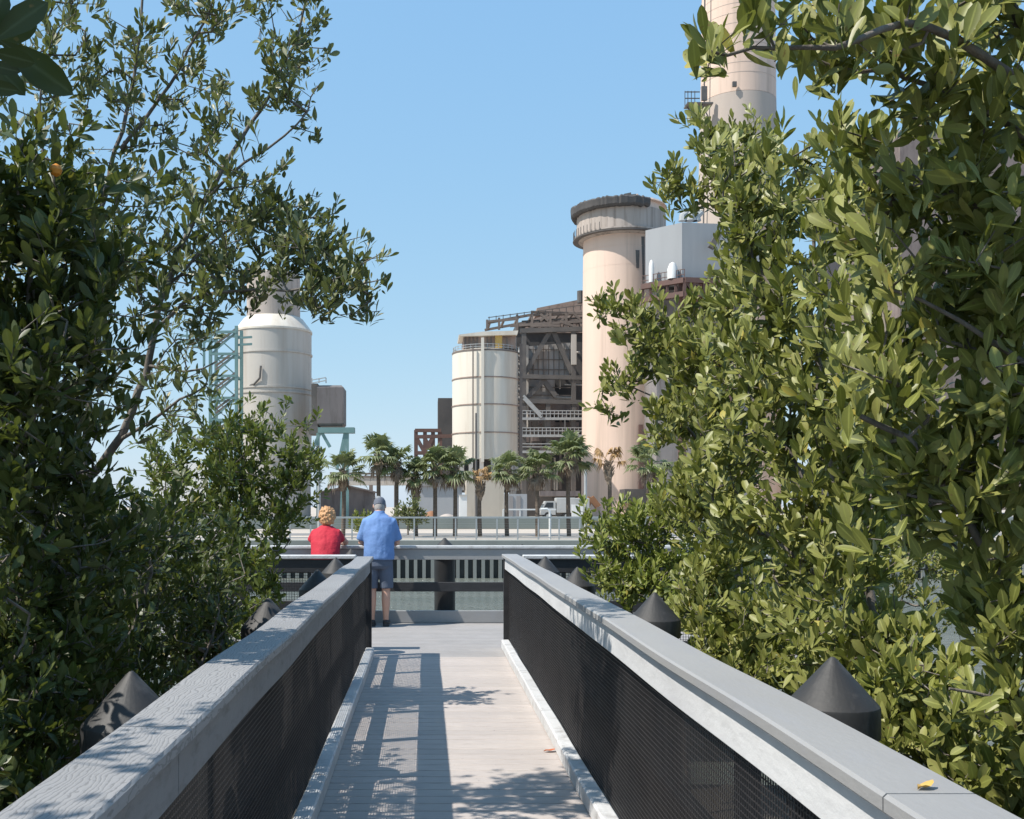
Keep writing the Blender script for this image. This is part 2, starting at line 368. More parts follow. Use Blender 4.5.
def walk_rail(xin, xout, s, ph, label, seams, capmat):
    """s=+1 rail on the right side of the walk, -1 on the left"""
    t = thing('railing', label, 'railing', ((xin+xout)/2, 5, 0))
    y0, y1 = -1.6, (12.2 if s > 0 else 11.5)
    cuts = [y0]+[q for q in seams]+[y1]
    c = MB(); f = MB(); k = MB(); AM = .55 if s > 0 else .9
    for a, b in zip(cuts[:-1], cuts[1:]):
        sweep_y(c, min(xin, xout), max(xin, xout), 1.04, 1.08, a+.003, b-.003, ph, .007, amp=AM, lat=.15)
        fx0 = xin+s*.034; sweep_y(f, min(fx0, fx0+s*.038), max(fx0, fx0+s*.038), .905, 1.035, a+.003, b-.003, ph, .005, amp=AM, lat=.15)
    yy = y0
    while yy < y1-.2:
        e = min(yy+1.9, y1-.06)
        sweep_y(k, min(xin-s*.012, xin+s*.078), max(xin-s*.012, xin+s*.078), .005, .105, yy+.006, e-.006, ph+2, .01, amp=.6); yy += 1.9
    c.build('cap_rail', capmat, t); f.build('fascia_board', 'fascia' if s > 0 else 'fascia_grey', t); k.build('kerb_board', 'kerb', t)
    nm = MB(); netting_y(nm, xin+s*.078, y0, y1-.04, .11, .93); nm.build('netting', 'mesh', t)
    mr = MB(); sweep_y(mr, min(xin+s*.086, xin+s*.118), max(xin+s*.086, xin+s*.118), .40, .54, y0, y1-.04, ph); mr.build('mid_rail', 'blackwood', t)
    yy = .2 if s < 0 else .35
    while yy < y1:
        MB().bbox(min(xin+s*.121, xin+s*.18), max(xin+s*.121, xin+s*.18), yy-.04, yy+.04, -.25, 1.035, .004).build('post', 'blackwood', t); yy += 1.0
    MB().bbox(min(xin+s*.02, xin+s*.17), max(xin+s*.02, xin+s*.17), y1-.035, y1+.015, .0, 1.033, .004).build('post', 'blackwood', t)
    return t
walk_rail(-.58, -.765, -1, .4, 'grey capped walkway railing on the left, in tree shade', [2.62, 6.9], 'cap')
walk_rail(.86, 1.04, 1, 2.1, 'grey capped walkway railing on the right with sunlit white board under its cap', [2.0, 6.35], 'cap_smooth')

# platform rails
def cross_rail(name, y, x0, x1, label, net=True, front=False):
    t = thing(name, label, 'railing', ((x0+x1)/2, y, 0))
    MB().bbox(x0, x1, y-.10, y+.09, 1.04, 1.08, .006).build('cap_rail', 'kerb', t)
    MB().bbox(x0, x1, y-.075, y-.035, .885, 1.036, .005).build('fascia_board', 'cap_smooth' if front else 'blackwood', t)
    MB().bbox(x0, x1, y-.06, y-.02, .44, .57, .005).build('mid_rail', 'blackwood', t)
    if front: MB().bbox(x0, x1, y-.075, y-.035, .006, .175, .005).build('kick_board', 'cap_smooth', t)
    else: MB().bbox(x0, x1, y-.075, y-.035, .006, .12, .005).build('kick_board', 'blackwood', t)
    if net:
        nm = MB(); netting_x(nm, y-.015, x0, x1, .1, .9); nm.build('netting', 'mesh', t)
    return t
fr = cross_rail('railing', 14.85, -4.4, 4.4, 'open front railing of the viewing platform facing the river', net=False, front=True)
for x in (-2.6, -1.2, 1.75, 3.2): MB().bbox(x-.06, x+.06, 14.84, 14.93, -.2, 1.03, .005).build('post', 'blackwood', fr)
cross_rail('railing', 11.93, -4.4, -.80, 'dark netted platform railing running left of the walkway, in front of the red shirt')
cross_rail('railing', 11.93, 1.08, 4.4, 'dark netted platform railing running right of the walkway towards the shrubs')

# piles with cone caps
def pile(x, y, ztop, label, r=.155):
    t = thing('pile', label, 'pile', (x, y, -1.6), 'cone capped piles along the boardwalk')
    MB().lathe((x, y), [(r*.88, -1.9), (r*.88, ztop-.30)], 28).build('post', 'pile', t, True)
    MB().lathe((x, y), [(r*1.02, ztop-.285), (r*1.07, ztop-.28), (r*1.07, ztop-.178), (r*1.055, ztop-.170), (r*.12, ztop-.012), (r*.05, ztop-.002), (.001, ztop)], 32).build('cone_cap', 'cone', t, True, 25)
for x, y, zt, l in (
    (-.965, 3.46, 1.085, 'large dark cone topped pile beside the left railing, nearest to the viewer'),
    (-.935, 6.25, 1.085, 'dark cone topped pile beside the left railing, second from the viewer'),
    (-.94, 9.1, 1.085, 'grey cone topped pile beside the left railing, just before the bend to the platform'),
    (-1.0, 11.62, 1.07, 'small cone topped pile at the far end of the left railing'),
    (-1.02, 14.25, 1.06, 'small pale cone topped pile between the red and the blue shirt'),
    (1.45, 3.79, 1.085, 'large dark cone topped pile beside the right railing, nearest to the viewer'),
    (1.43, 6.66, 1.085, 'dark cone topped pile beside the right railing, second from the viewer'),
    (1.385, 9.75, 1.07, 'dark cone topped pile beside the right railing, third from the viewer'),
    (1.30, 11.65, 1.08, 'dark cone topped pile at the far end of the right railing'),
    (1.36, 15.2, 1.09, 'small cone topped pile behind the front railing, on the right'),
    (.255, 15.25, 1.18, 'cone topped pile behind the front railing, in the middle of the opening')):
    pile(x, y, zt, l, .15 if y < 15 else .17)

def fallen_leaf(x, y, z, L, ang, mat, label):
    mb = MB(); d = Vector((math.cos(ang), math.sin(ang), 0)); s = Vector((-d.y, d.x, 0)); vs = []
    for t, wd, h in ((0, 0.01, .002), (.25, .2, .006), (.5, .27, .003), (.8, .19, .008), (1, .01, .012)):
        p = Vector((x, y, z))+d*L*t; vs += [p-s*wd*L+Vector((0, 0, h+.006)), p+Vector((0, 0, h)), p+s*wd*L+Vector((0, 0, h+.004))]
    fs = []
    for k in range(4): fs += [(3*k, 3*k+1, 3*k+4, 3*k+3), (3*k+1, 3*k+2, 3*k+5, 3*k+4)]
    mb.add(vs, fs); return single(mb.build('fallen_leaf', mat, smooth=True), label, 'leaf', 'fallen leaves')
fallen_leaf(.77, 7.0, .004, .09, .3, 'red_leaf', 'reddish brown fallen leaf on the deck by the right kerb')
fallen_leaf(.935, 2.02, 1.079, .045, .5, 'yellow_leaf', 'small yellow fallen leaf on the right railing cap')

# ------------------------------------------------------------------ far bank: seawall, fence, wall
t = thing('seawall', 'ribbed concrete seawall along the far side of the river', 'seawall', (0, 42.2, -1.2))
MB().box(-45, 45, 42.16, 42.6, -2.2, BANK-.02).build('wall', 'shadewall', t)
MB().bbox(-45, 45, 41.88, 42.75, BANK-.16, BANK+.06, .02).build('coping', 'seawall', t)
mb = MB(); x = -30.0
while x < 30:
    mb.box(x, x+.135, 41.95, 42.155, -2.2, BANK-.165); x += .335
mb.build('ribs', 'seawall', t)
t = thing('metal_fence', 'long grey metal handrail fence on the far bank', 'fence', (0, 43, BANK))
zt = Z(517.5, 43); 
MB().bar((-26, 43, zt), (26, 43, zt), .07, .07).build('top_rail', 'galv', t)
MB().bar((-26, 43, BANK+.12), (26, 43, BANK+.12), .05, .05).build('bottom_rail', 'galv', t)
x = -19.0
while x < 19:
    MB().bar((x, 43, BANK), (x, 43, zt-.03), .06, .06).build('post', 'galv', t); x += .84
mb = MB()
for k in range(7): mb.box(-26, 26, 42.998, 43.002, BANK+.2+k*.1, BANK+.204+k*.1)
mb.build('infill_wire', 'galv', t)
single(MB().bbox(-40, 40, 66, 66.3, BANK, Z(516.5, 66), .03).build('low_wall', 'greenwall'), 'long low grey green wall behind the road on the far bank', 'wall')
t = thing('pipe_rail', 'white pipe handrail behind the low wall, by the concrete block', 'handrail', (X(530, 68), 68, BANK))
MB().bar(P(503, 509.5, 68), P(556, 509.5, 68), .09).build('rail', 'white', t)
for px in (503, 520, 537): MB().bar(P(px, 509.5, 68), P(px, 525, 68), .07).build('post', 'white', t)
t = thing('pipe_gate', 'bent white pipe standing at the fence on the far bank', 'pipe post', (X(549, 44), 44, BANK))
MB().tube([P(541, 509.3, 43.6), P(547, 509, 43.6), P(549.5, 511, 43.6), P(550, 515, 43.6), P(550, 544, 43.6)], .05, 8).build('pipe', 'white', t, True)

# ------------------------------------------------------------------ power station
def ring(c, r0, r1, z0, z1, mb, seg=48): mb.lathe(c, [(r0, z0), (r1, z0), (r1, z1), (r0, z1)], seg)
def pxbox(mb, x0, y0, x1, y1, D, depth, off=0):
    return mb.box(X(x0, D), X(x1, D), D+off, D+off+depth, Z(y1, D), Z(y0, D))
def bars(mb, D, segs, wd, off=0):
    for k, (x0, y0, x1, y1) in enumerate(segs):
        p = P(x0, y0, D); q = P(x1, y1, D); j = .013*(k % 9); p.y += off+j; q.y += off+j; mb.bar(p, q, wd*(1+.031*(k % 7)))
    return mb
# short chimney
D = 136; r = 38.5*(D+4.9)/F; c = (X(621, D+4.9), D+4.9)
t = thing('chimney', 'short pinkish concrete chimney with a wide broken collar at its top', 'chimney', (c[0], c[1], BANK))
MB().lathe(c, [(r*1.03, 0), (r*1.0, 15), (r*.985, 30), (r*.97, Z(230, D)+.3)], 64).build('shaft', 'conc_pink', t, True)
mb = MB()
for k in range(13):
    z = Z(245+k*19, D); ring(c, r*.95, r*(.976+.0016*k+.004), z, z+.04, mb, 64)
mb.build('pour_joints', 'conc_pink', t)
rc = r*1.155; cb = MB(); cb.lathe(c, [(r*.96, Z(233, D)), (rc, Z(231, D)), (rc*1.04, Z(229.5, D)), (rc*1.04, Z(228, D)), (rc*.985, Z(227.5, D)), (rc*.985, Z(207, D)), (rc*.9, Z(206, D))], 64)
cb.build('collar', 'conc_grey', t, True, 30)
mb = MB()
for k in range(40):
    a = 2*math.pi*k/40; ca, sa = math.cos(a), math.sin(a)
    mb.bar((c[0]+rc*.975*ca, c[1]+rc*.975*sa, Z(227, D)), (c[0]+rc*.975*ca, c[1]+rc*.975*sa, Z(208, D)), .14, .1)
mb.build('collar_ribs', 'conc_grey', t)
mb = MB(); ra = rc*1.115
nseg = 90; vs = []; fs = []
for k in range(nseg+1):                                 # broken rim, missing on the right
    a_ = R(88+k*2.29); n1 = mnoise.noise(Vector((k*.13, 0, 3))); n2 = mnoise.noise(Vector((k*.45, 5, 0)))
    n3 = mnoise.noise(Vector((k*1.1, 2, 7))); h0 = Z(208, D)+.22*n2; h1 = Z(198.3, D)+.35*n1+.22*n3; rr = ra*(1+.025*n1+.02*n3)
    for r_, z_ in ((rr*.8, h0), (rr*.97, h0), (rr, h0+.25), (rr*1.01, h1-.2), (rr*.985, h1), (rr*.8, h1)): vs.append((c[0]+r_*math.cos(a_), c[1]+r_*math.sin(a_), z_))
for k in range(nseg):
    for j in range(6): fs.append((k*6+j, (k+1)*6+j, (k+1)*6+(j+1) % 6, k*6+(j+1) % 6))
fs += [tuple(range(6)), tuple(reversed(range(nseg*6, nseg*6+6)))]
mb.add(vs, fs, .5)
fixnormals(mb.build('broken_rim', 'clad_dark', t))
ring(c, rc*.9, ra*1.0, Z(209, D), Z(206.6, D), MB()) if False else None
mb = MB()
for k in range(26):
    a = R(rng.uniform(150, 330)); q = rng.uniform(.2, .85)*rc; s_ = rng.uniform(.25, .7)
    x, y = c[0]+q*math.cos(a), c[1]+q*math.sin(a); mb.bar((x-s_, y, Z(198, D)+rng.uniform(-.3, .2)), (x+s_, y+.3, Z(196.5, D)+rng.uniform(0, .5)), s_*.8, .4)
mb.lathe(c, [(rc*.95, Z(207, D)), (rc*.92, Z(199.5, D)), (rc*1.0, Z(199.3, D)), (rc*.98, Z(197.6, D))], 32)
mb.build('rubble', 'conc_pink', t)
mb = MB(); mb.bar(P(629, 192, D)+Vector((0, 3, 0)), P(641, 191, D)+Vector((0, 3, 0)), .9, .8); mb.bar(P(630, 188.5, D)+Vector((0, 4, 0)), P(637, 187, D)+Vector((0, 4, 0)), .8, .8); mb.bar(P(636, 199, D)+Vector((0, 4, 0)), P(639, 188, D)+Vector((0, 4, 0)), 1.2, 1.0)
mb.build('winch', 'steel_dark', t)
mb = MB()
for k in range(15):
    a = R(150+k*6); x, y = c[0]+rc*1.06*math.cos(a), c[1]+rc*1.06*math.sin(a)
    mb.bar((x, y, Z(231, D)), (x, y, Z(222, D)), .07)
ring(c, rc*.98, rc*1.075, Z(231.6, D), Z(230.9, D), mb); mb.build('gallery', 'steel_dark', t)
mb = MB(); mb.bar(P(642, 236, D)+Vector((0, .55, 0)), P(641.5, 300, D)+Vector((0, .55, 0)), .8, .6); mb.bar(P(636.5, 250, D)+Vector((0, .3, 0)), P(636, 268, D)+Vector((0, .3, 0)), .8, .6); mb.build('duct', 'steel_dark', t)
mb = MB(); bars(mb, D, [(640, 425, 640, 497), (648, 425, 648, 497), (640, 432, 648, 445), (640, 458, 648, 470), (640, 470, 654, 445)], .5, -.5); mb.build('side_frame', 'steel_red', t)
single(pxbox(MB(), 625, 489, 651, 503, 132, 4).build('dark_shed', 'clad_dark'), 'dark open garage at the foot of the short chimney', 'shed')
# tall chimney
D = 210; c = (X(738, D+8), D+8)
t = thing('chimney', 'tallest pinkish chimney rising out of the picture behind the right trees', 'chimney', (c[0], c[1], BANK))
def rt(py): return (38.0+(py-100)*.012)*D/F
MB().lathe(c, [(rt(300)*1.02, Z(225, D)), (rt(88), Z(89, D))], 64).build('lower_shaft', 'conc_dark', t, True)
MB().lathe(c, [(rt(500)*1.0, 0), (rt(225), Z(225.3, D))], 64).build('base_shaft', 'conc_pink', t, True)
MB().lathe(c, [(rt(88), Z(88.7, D)), (rt(-150), Z(-150, D))], 64).build('shaft', 'conc_pink', t, True)
mb = MB()
for k in range(22):
    z = Z(70-k*10, D); rr = rt(70-k*10); ring(c, rr*.99, rr*1.004, z, z+.08, mb, 64)
mb.build('pour_joints', 'conc_dark', t)
mb = MB(); yg = D+2.5
for z in (101, 93.5, 87): mb.bar((X(688, D), yg, Z(z, D)), (X(703, D), yg, Z(z, D)), .18)
for px in (688, 691, 694.5, 698): mb.bar((X(px, D), yg, Z(101, D)), (X(px, D), yg, Z(86, D)), .13)
mb.box(X(688, D), X(714, D), yg-2, yg+1, Z(102.5, D), Z(101, D))
for a in (690, 696, 702): mb.bar((X(a, D), yg, Z(102, D)), (X(706, D), yg, Z(124, D)), .22)
mb.bar((X(703, D), yg-1.5, Z(102, D)), (X(712, D), yg-1.5, Z(120, D)), .2); mb.build('gallery', 'steel_dark', t)
mb = MB(); yd = c[1]-rt(80)
pxbox(mb, 704.5, 82, 710, 96, D, .6, (c[1]-D)-6.0); pxbox(mb, 733, 81, 737, 86, D, .5, c[1]-D-rt(80)-.4); mb.build('openings', 'steel_dark', t)
MB().tube([(X(703.5, D+4.2), D+4.2, Z(224, D)), (X(705.5, D+4.2), D+4.2, Z(-150, D))], .16, 6).build('ladder', 'steel_dark', t)

# silo
D = 130; r = 33.3*(D+4)/F; c = (X(485.5, D+r), D+r)
t = thing('silo', 'tall cream storage silo with hoop bands and a rooftop house', 'silo', (c[0], c[1], BANK))
MB().lathe(c, [(r, Z(459, D)), (r, Z(350, D)), (r*.985, Z(348, D)), (r*.2, Z(343, D))], 64).build('tank', 'tank', t, True, 30)
for py in (376.5, 403.8, 432):
    mb = MB(); ring(c, r*.99, r*1.018, Z(py+.55, D), Z(py-.55, D), mb, 64); mb.build('hoop_band', 'clad_rust', t, True)
mb = MB(); ring(c, r*.9, r*1.01, Z(350.2, D), Z(348.4, D), mb, 64); mb.build('top_rim', 'steel_brown', t, True)
mb = MB()
for k in range(18):
    a = 2*math.pi*k/18; mb.bar((c[0]+r*.95*math.cos(a), c[1]+r*.95*math.sin(a), Z(490, D)), (c[0]+r*.95*math.cos(a), c[1]+r*.95*math.sin(a), Z(458, D)), .5, .5)
mb.build('legs', 'tank_grey', t); MB().lathe(c, [(r*.75, Z(492, D)), (r*.75, Z(459.3, D))], 40).build('skirt', 'clad_dark', t)
hm = MB(); y0h = c[1]-r*.55
hm.prism([(X(464, D), Z(346, D)), (X(517, D), Z(346, D)), (X(517, D), Z(333, D)), (X(464, D), Z(334.5, D))], y0h, y0h+5); hm.build('roof_house', 'clad_rust', t)
MB().prism([(X(459.5, D), Z(334.8, D)), (X(518, D), Z(333.2, D)), (X(519, D), Z(329, D)), (X(484, D), Z(330, D)), (X(459, D), Z(333.2, D))], y0h-.8, y0h+5.4).build('roof', 'tank', t)
mb = MB()
for px in (466, 470, 474, 478, 488, 492, 502, 508): mb.bar((X(px, D), y0h-.06, Z(346, D)), (X(px, D), y0h-.06, Z(334.5, D)), .22, .1)
mb.build('house_ribs', 'steel_brown', t)
mb = MB()
for k in range(36):
    a = 2*math.pi*k/36; a2 = 2*math.pi*(k+1)/36
    for z in (343.5, 346): mb.bar((c[0]+r*.97*math.cos(a), c[1]+r*.97*math.sin(a), Z(z, D)), (c[0]+r*.97*math.cos(a2), c[1]+r*.97*math.sin(a2), Z(z, D)), .06)
    mb.bar((c[0]+r*.97*math.cos(a), c[1]+r*.97*math.sin(a), Z(349, D)), (c[0]+r*.97*math.cos(a), c[1]+r*.97*math.sin(a), Z(343, D)), .06)
mb.build('guard_rail', 'galv', t)
mb = MB(); yf = c[1]-r-.25
mb.bar((X(482.5, D), yf, Z(462, D)), (X(482.5, D), yf, Z(338, D)), .34); mb.build('down_pipe', 'tank', t)
mb = MB(); mb.bar((X(473, D), yf+.2, Z(459, D)), (X(473, D), yf+.2, Z(345, D)), .16); mb.build('conduit', 'steel_brown', t)
mb = MB(); mb.box(X(496, D), X(503, D), y0h-.5, y0h-.1, Z(346, D), Z(330, D)); mb.build('yellow_panel', 'yellow_leaf', t)
mb = MB()
bars(mb, D, [(518.5, 462, 518.5, 345), (523, 470, 523, 340)], .35, 3)
for k in range(14): bars(mb, D, [(518.5, 350+k*8.5, 523, 350+k*8.5), (518.5, 350+k*8.5, 523, 358.5+k*8.5)], .2, 3)
mb.build('ladder_tower', 'steel_brown', t)
single(pxbox(MB(), 466.5, 480, 504, 521, 92, 4).build('concrete_block', 'concrete'), 'square beige concrete block behind the palms, below the silo', 'concrete block')
single(MB().tube([P(476, 520, 88), P(476, 413, 88)], [.11, .07], 8).build('pole', 'steel_dark'), 'thin dark pole rising in front of the silo', 'pole')
t = thing('white_booth', 'narrow white booth standing against the concrete block', 'booth', (X(463, 90), 90, BANK))
pxbox(MB(), 459.5, 495.5, 467, 520, 89, 1.2).build('body', 'white', t); pxbox(MB(), 459.0, 494.6, 467.5, 495.5, 89, 1.4, -.1).build('roof', 'galv', t)

# boiler house (open steel)
D = 150
t = thing('boiler_house', 'dark open steel boiler structure between the cream silo and the chimney', 'industrial building', (X(551, D), D, BANK))
pxbox(MB(), 520, 316, 606, 520, D, 14, 6.2).build('rear_wall', 'clad_dark', t)
mb = MB(); mb.prism([(X(527, D), Z(375, D)), (X(572, D), Z(375, D)), (X(572, D), Z(341, D)), (X(527, D), Z(345, D))], D+1.5, D+5); mb.build('upper_hopper', 'hopper_grey', t)
mb = MB(); mb.prism([(X(526, D), Z(400, D)), (X(556, D), Z(400, D)), (X(556, D), Z(378.5, D)), (X(526, D), Z(378.5, D))], D+1.5, D+5); mb.build('lower_hopper', 'hopper_grey', t)
pxbox(MB(), 520.5, 344, 529, 400, D, 3, .8).build('pale_panel', 'tank_grey', t)
mb = MB(); bars(mb, D, [(551, 330, 524.5, 374), (553, 330, 572, 373), (545, 379, 526, 399), (543, 379, 556, 396)], .62, .3); mb.build('diagonal_braces', 'steel_dark', t)
mb = MB(); bars(mb, D, [(524, 495, 524, 332), (573.5, 495, 573.5, 330), (548, 495, 548, 402)], .6, 0)
bars(mb, D, [(520, 376.5, 583, 378), (520, 401, 583, 402.5), (520, 331, 590, 329)], .6, -.1); mb.build('columns_and_beams', 'steel_dark', t)
pxbox(MB(), 571, 335, 576, 365, D, .5, -.5).build('vertical_pipe', 'tank_grey', t)
mb = MB()
for yy in (419, 436, 452): bars(mb, D, [(522, yy, 583, yy)], .35, -.4); bars(mb, D, [(522, yy-5, 583, yy-5), (522, yy-8, 583, yy-8)], .12, -.4)
for k in range(16): bars(mb, D, [(522+k*4, 419, 522+k*4, 411), (522+k*4, 436, 522+k*4, 428)], .1, -.4)
bars(mb, D, [(523, 399, 541, 418), (523, 396, 541, 415)], .3, -.6); mb.build('walkways', 'galv', t)
mb = MB()
for k in range(6): bars(mb, D, [(524+k*10, 489, 524+k*10, 402)], .3, 4)
for yy in (412, 426, 445, 465): bars(mb, D, [(522, yy, 583, yy)], .3, 4)
mb.build('inner_steel', 'steel_brown', t)
mb = MB()
for k, (a, b_) in enumerate(((0, 0), (6, 6))):
    bars(mb, D, [(487, 323, 530, 315), (530, 315, 600, 313)], .34, a)
bars(mb, D, [(487, 330, 487, 320), (499, 330, 499, 318), (517, 333, 517, 315), (532, 332, 532, 311), (550, 331, 550, 313), (566, 331, 566, 314), (510, 326, 590, 321), (532, 312, 586, 314), (520, 333, 545, 322), (560, 322, 585, 330), (487, 322, 517, 319), (530, 326, 560, 326), (540, 314, 548, 321), (548, 314, 540, 321), (568, 314, 560, 322), (574, 314, 582, 322)], .3, -.2)
for k in range(7): 
    p = P(490+k*14, 322-min(k, 4)*2, D); mb.bar(p+Vector((0, .2, .05*k)), p+Vector((0, 6, .05*k)), .3)
mb.build('roof_truss', 'steel_brown', t)
mb = MB(); E = D+7; mb.prism([(X(524, E), Z(334, E)), (X(600, E), Z(334, E)), (X(600, E), Z(309, E)), (X(552, E), Z(313, E)), (X(524, E), Z(324, E))], D+5.9, D+10); mb.build('roof_sheet', 'clad_rust', t)
mb = MB(); E = D+6; mb.prism([(X(537, E), Z(313, E)), (X(600, E), Z(313, E)), (X(600, E), Z(295, E)), (X(582, E), Z(299, E)), (X(537, E), Z(308, E))], D+6, D+12); mb.build('roof_penthouse', 'clad_rust', t)
MB().tube([P(580.5, 303, D+5), P(580.5, 291, D+5)], .5, 10).build('vent_pipe', 'steel_dark', t)
mb = MB(); pxbox(mb, 521, 402, 582, 411, D, 2, 3); pxbox(mb, 552, 420, 583, 440, D, 2, 4); mb.build('duct_boxes', 'clad_brown', t)

g = random.Random(31)
mb = MB()
for k in range(26):                                     # pipes and cable trays
    x0 = g.uniform(522, 578); y0_ = g.uniform(345, 470); zz = g.uniform(1.0, 5)
    if g.random() < .5: p, q = P(x0, y0_, D), P(x0, min(490, y0_+g.uniform(15, 60)), D)
    else: p, q = P(x0, y0_, D), P(min(584, x0+g.uniform(8, 36)), y0_+g.uniform(-1, 1), D)
    p.y += zz; q.y += zz; mb.tube([p, q], g.uniform(.08, .22), 6)
mb.build('pipework', 'tank_grey', t)
mb = MB()
for k in range(22):
    x0 = g.uniform(521, 576); y0_ = g.uniform(404, 482); pxbox(mb, x0, y0_, x0+g.uniform(3, 9), y0_+g.uniform(3, 9), D, g.uniform(.6, 1.6), g.uniform(1, 4.5))
mb.build('equipment_boxes', 'clad_brown', t)
mb = MB()
for yy in (348, 358, 368, 386, 394): bars(mb, D, [(527, yy, 572, yy+.5)], .10, 1.3)
for k in range(9): bars(mb, D, [(529+k*5.2, 344, 529+k*5.2, 375)], .09, 1.35)
mb.build('hopper_ribs', 'steel_brown', t)
mb = MB()
for k in range(10): bars(mb, D, [(524+k*6.4, 329, 527+k*6.4, 321), (527+k*6.4, 321, 530+k*6.4, 329)], .16, .3)
bars(mb, D, [(520, 326, 588, 321), (522, 321, 588, 317)], .22, .4)
for k in range(14): bars(mb, D, [(489+k*7, 322-k*.9, 489+k*7, 317-k*.9)], .1, -.3)
bars(mb, D, [(488, 318, 586, 305)], .1, -.35)
mb.build('lattice', 'steel_dark', t)

# dark tower block and red frame left of the silo
single(pxbox(MB(), 438, 398, 453, 515, 150, 6).build('tower_block', 'clad_dark'), 'narrow dark tower block rising left of the cream silo', 'building')
D = 138
t = thing('steel_frame', 'rust red open steel frame left of the cream silo', 'steel frame', (X(430, D), D, BANK))
mb = MB(); bars(mb, D, [(416, 515, 416, 430), (425, 515, 425, 430), (433, 515, 433, 430), (440, 515, 440, 432)], .5)
mb.build('columns', 'steel_red', t)
mb = MB(); bars(mb, D, [(415, 430.5, 441, 430.5), (415, 437, 452, 436), (415, 453, 442, 453), (424, 437, 433, 453), (433, 437, 424, 453), (416, 437, 425, 453)], .45, -.1); mb.build('beams', 'steel_red', t)

# white cladding building on steel deck
D = 125
t = thing('clad_building', 'pale blue grey box building with cylinders on its deck, right of the short chimney', 'industrial building', (X(700, D), D, BANK))
z0, z1 = Z(279, D), Z(222, D)
mb = MB()
A = P(645.5, 279, D+3.6); B = P(682, 279, D); C_ = P(760, 279, D+1.2)
def wallquad(mb, p, q, zb, zta, ztb, th):
    d = (Vector((q.x-p.x, q.y-p.y, 0))).normalized(); nn_ = Vector((-d.y, d.x, 0))*th
    vs = [Vector((p.x, p.y, zb)), Vector((q.x, q.y, zb)), Vector((q.x, q.y, ztb)), Vector((p.x, p.y, zta))]
    vs += [v+nn_ for v in vs]; mb.add(vs, [(0,1,2,3),(7,6,5,4),(0,4,5,1),(1,5,6,2),(2,6,7,3),(3,7,4,0)])
zt_ = Z(222.5, D)
vs = []
for zz in (z0, zt_):
    for p in ((A.x, A.y), (B.x, B.y), (C_.x, C_.y), (C_.x+1, C_.y+9), (A.x+1.5, A.y+5)): vs.append((p[0], p[1], zz))
mb.add(vs, [(4,3,2,1,0), (5,6,7,8,9)]+[(i, (i+1)%5, 5+(i+1)%5, 5+i) for i in range(5)])
mb.build('cladding', 'clad_white', t)
mb = MB()
p1, p2 = Vector((A.x-.6, A.y-1, z0-.4)), Vector((B.x, B.y-1.2, z0-.4)); p3 = Vector((C_.x, C_.y-1, z0-.4))
for dz in (0, -1.6): mb.bar(p1+Vector((0, 0, dz)), p2+Vector((0, 0, dz)), .6); mb.bar(p2+Vector((0, 0, dz)), p3+Vector((0, 0, dz)), .6)
for k in range(8):
    p = p2.lerp(p3, k/8); mb.bar(p, p+Vector((0, 0, -2.2)), .35); q = p2.lerp(p3, (k+1)/8); mb.bar(p, q+Vector((0, 0, -1.6)), .25)
for k in range(5):
    p = p1.lerp(p2, k/5); mb.bar(p, p+Vector((0, 0, -2)), .3)
for px in (682, 700, 730): mb.bar(P(px, 279, D), P(px, 520, D), .8)
mb.build('deck_beams', 'steel_red', t)
mb = MB()
for k in range(12):
    p = p1.lerp(p2, k/11); mb.bar(p, p+Vector((0, 0, 1.3)), .06)
mb.bar(p1+Vector((0, 0, 1.3)), p2+Vector((0, 0, 1.3)), .07); mb.bar(p1+Vector((0, 0, .7)), p2+Vector((0, 0, .7)), .07); mb.build('guard_rail', 'steel_red', t)
for px, py0, py1, dd, rr in ((651.5, 267, 256, 1.9, .32), (672.5, 278, 262, .0, .6)):
    p = P(px, py0, D+dd); 
    MB().lathe((p.x, p.y), [(rr, z0), (rr, Z(py1, D)-.8), (rr*.6, Z(py1, D)-.2), (.02, Z(py1, D))], 16).build('white_cylinder', 'white', t, True)
pxbox(MB(), 664, 283, 765, 520, D, 8, 4).build('lower_block', 'clad_grey', t)
for px, rr in ((683, .55), (691, .75), (697, .5)):
    p = P(px, 221, D+2.5); MB().tube([p, p+Vector((0, 0, .6)), p+Vector((.6, 0, 1.1))], [rr, rr*.9, rr*.7], 10).build('roof_vent', 'galv', t, True)
MB().bar(P(711, 248, D-1), P(719, 233, D-1), .7).build('steam_pipe', 'steel_dark', t)
single(pxbox(MB(), 900, 130, 1130, 510, 190, 40).build('boiler_building', 'clad_brown'), 'large grey building almost hidden behind the right hand trees', 'building')
single(pxbox(MB(), 646, 470, 720, 521, 145, 8).build('pale_block', 'concrete'), 'pale low block behind the shrubs right of the short chimney', 'building')

# left tank
D = 120; r = 38*(D+4)/F; c = (X(273.5, D+r), D+r)
t = thing('storage_tank', 'large cream tank with sloping shoulder and hoops behind the left trees', 'tank', (c[0], c[1], BANK))
MB().lathe(c, [(r*.98, 0), (r*.98, Z(462, D)), (r*1.0, Z(461, D)), (r*1.0, Z(327, D))], 64).build('tank_wall', 'tank_grey', t, True, 30)
MB().lathe(c, [(r*1.02, Z(327.5, D)), (r*1.02, Z(325.5, D)), (r*.78, Z(313, D)), (r*.72, Z(311.5, D))], 64).build('shoulder', 'tank', t, True, 30)
MB().lathe(c, [(r*.70, Z(313, D)), (r*.70, Z(268, D)), (r*.64, Z(266, D))], 48).build('neck', 'conc_grey', t, True, 30)
for py in (350, 386, 391, 421.5, 427):
    mb = MB(); ring(c, r*.99, r*1.025, Z(py+.8, D), Z(py-.8, D), mb, 64); mb.build('hoop_band', 'tank_grey', t, True)
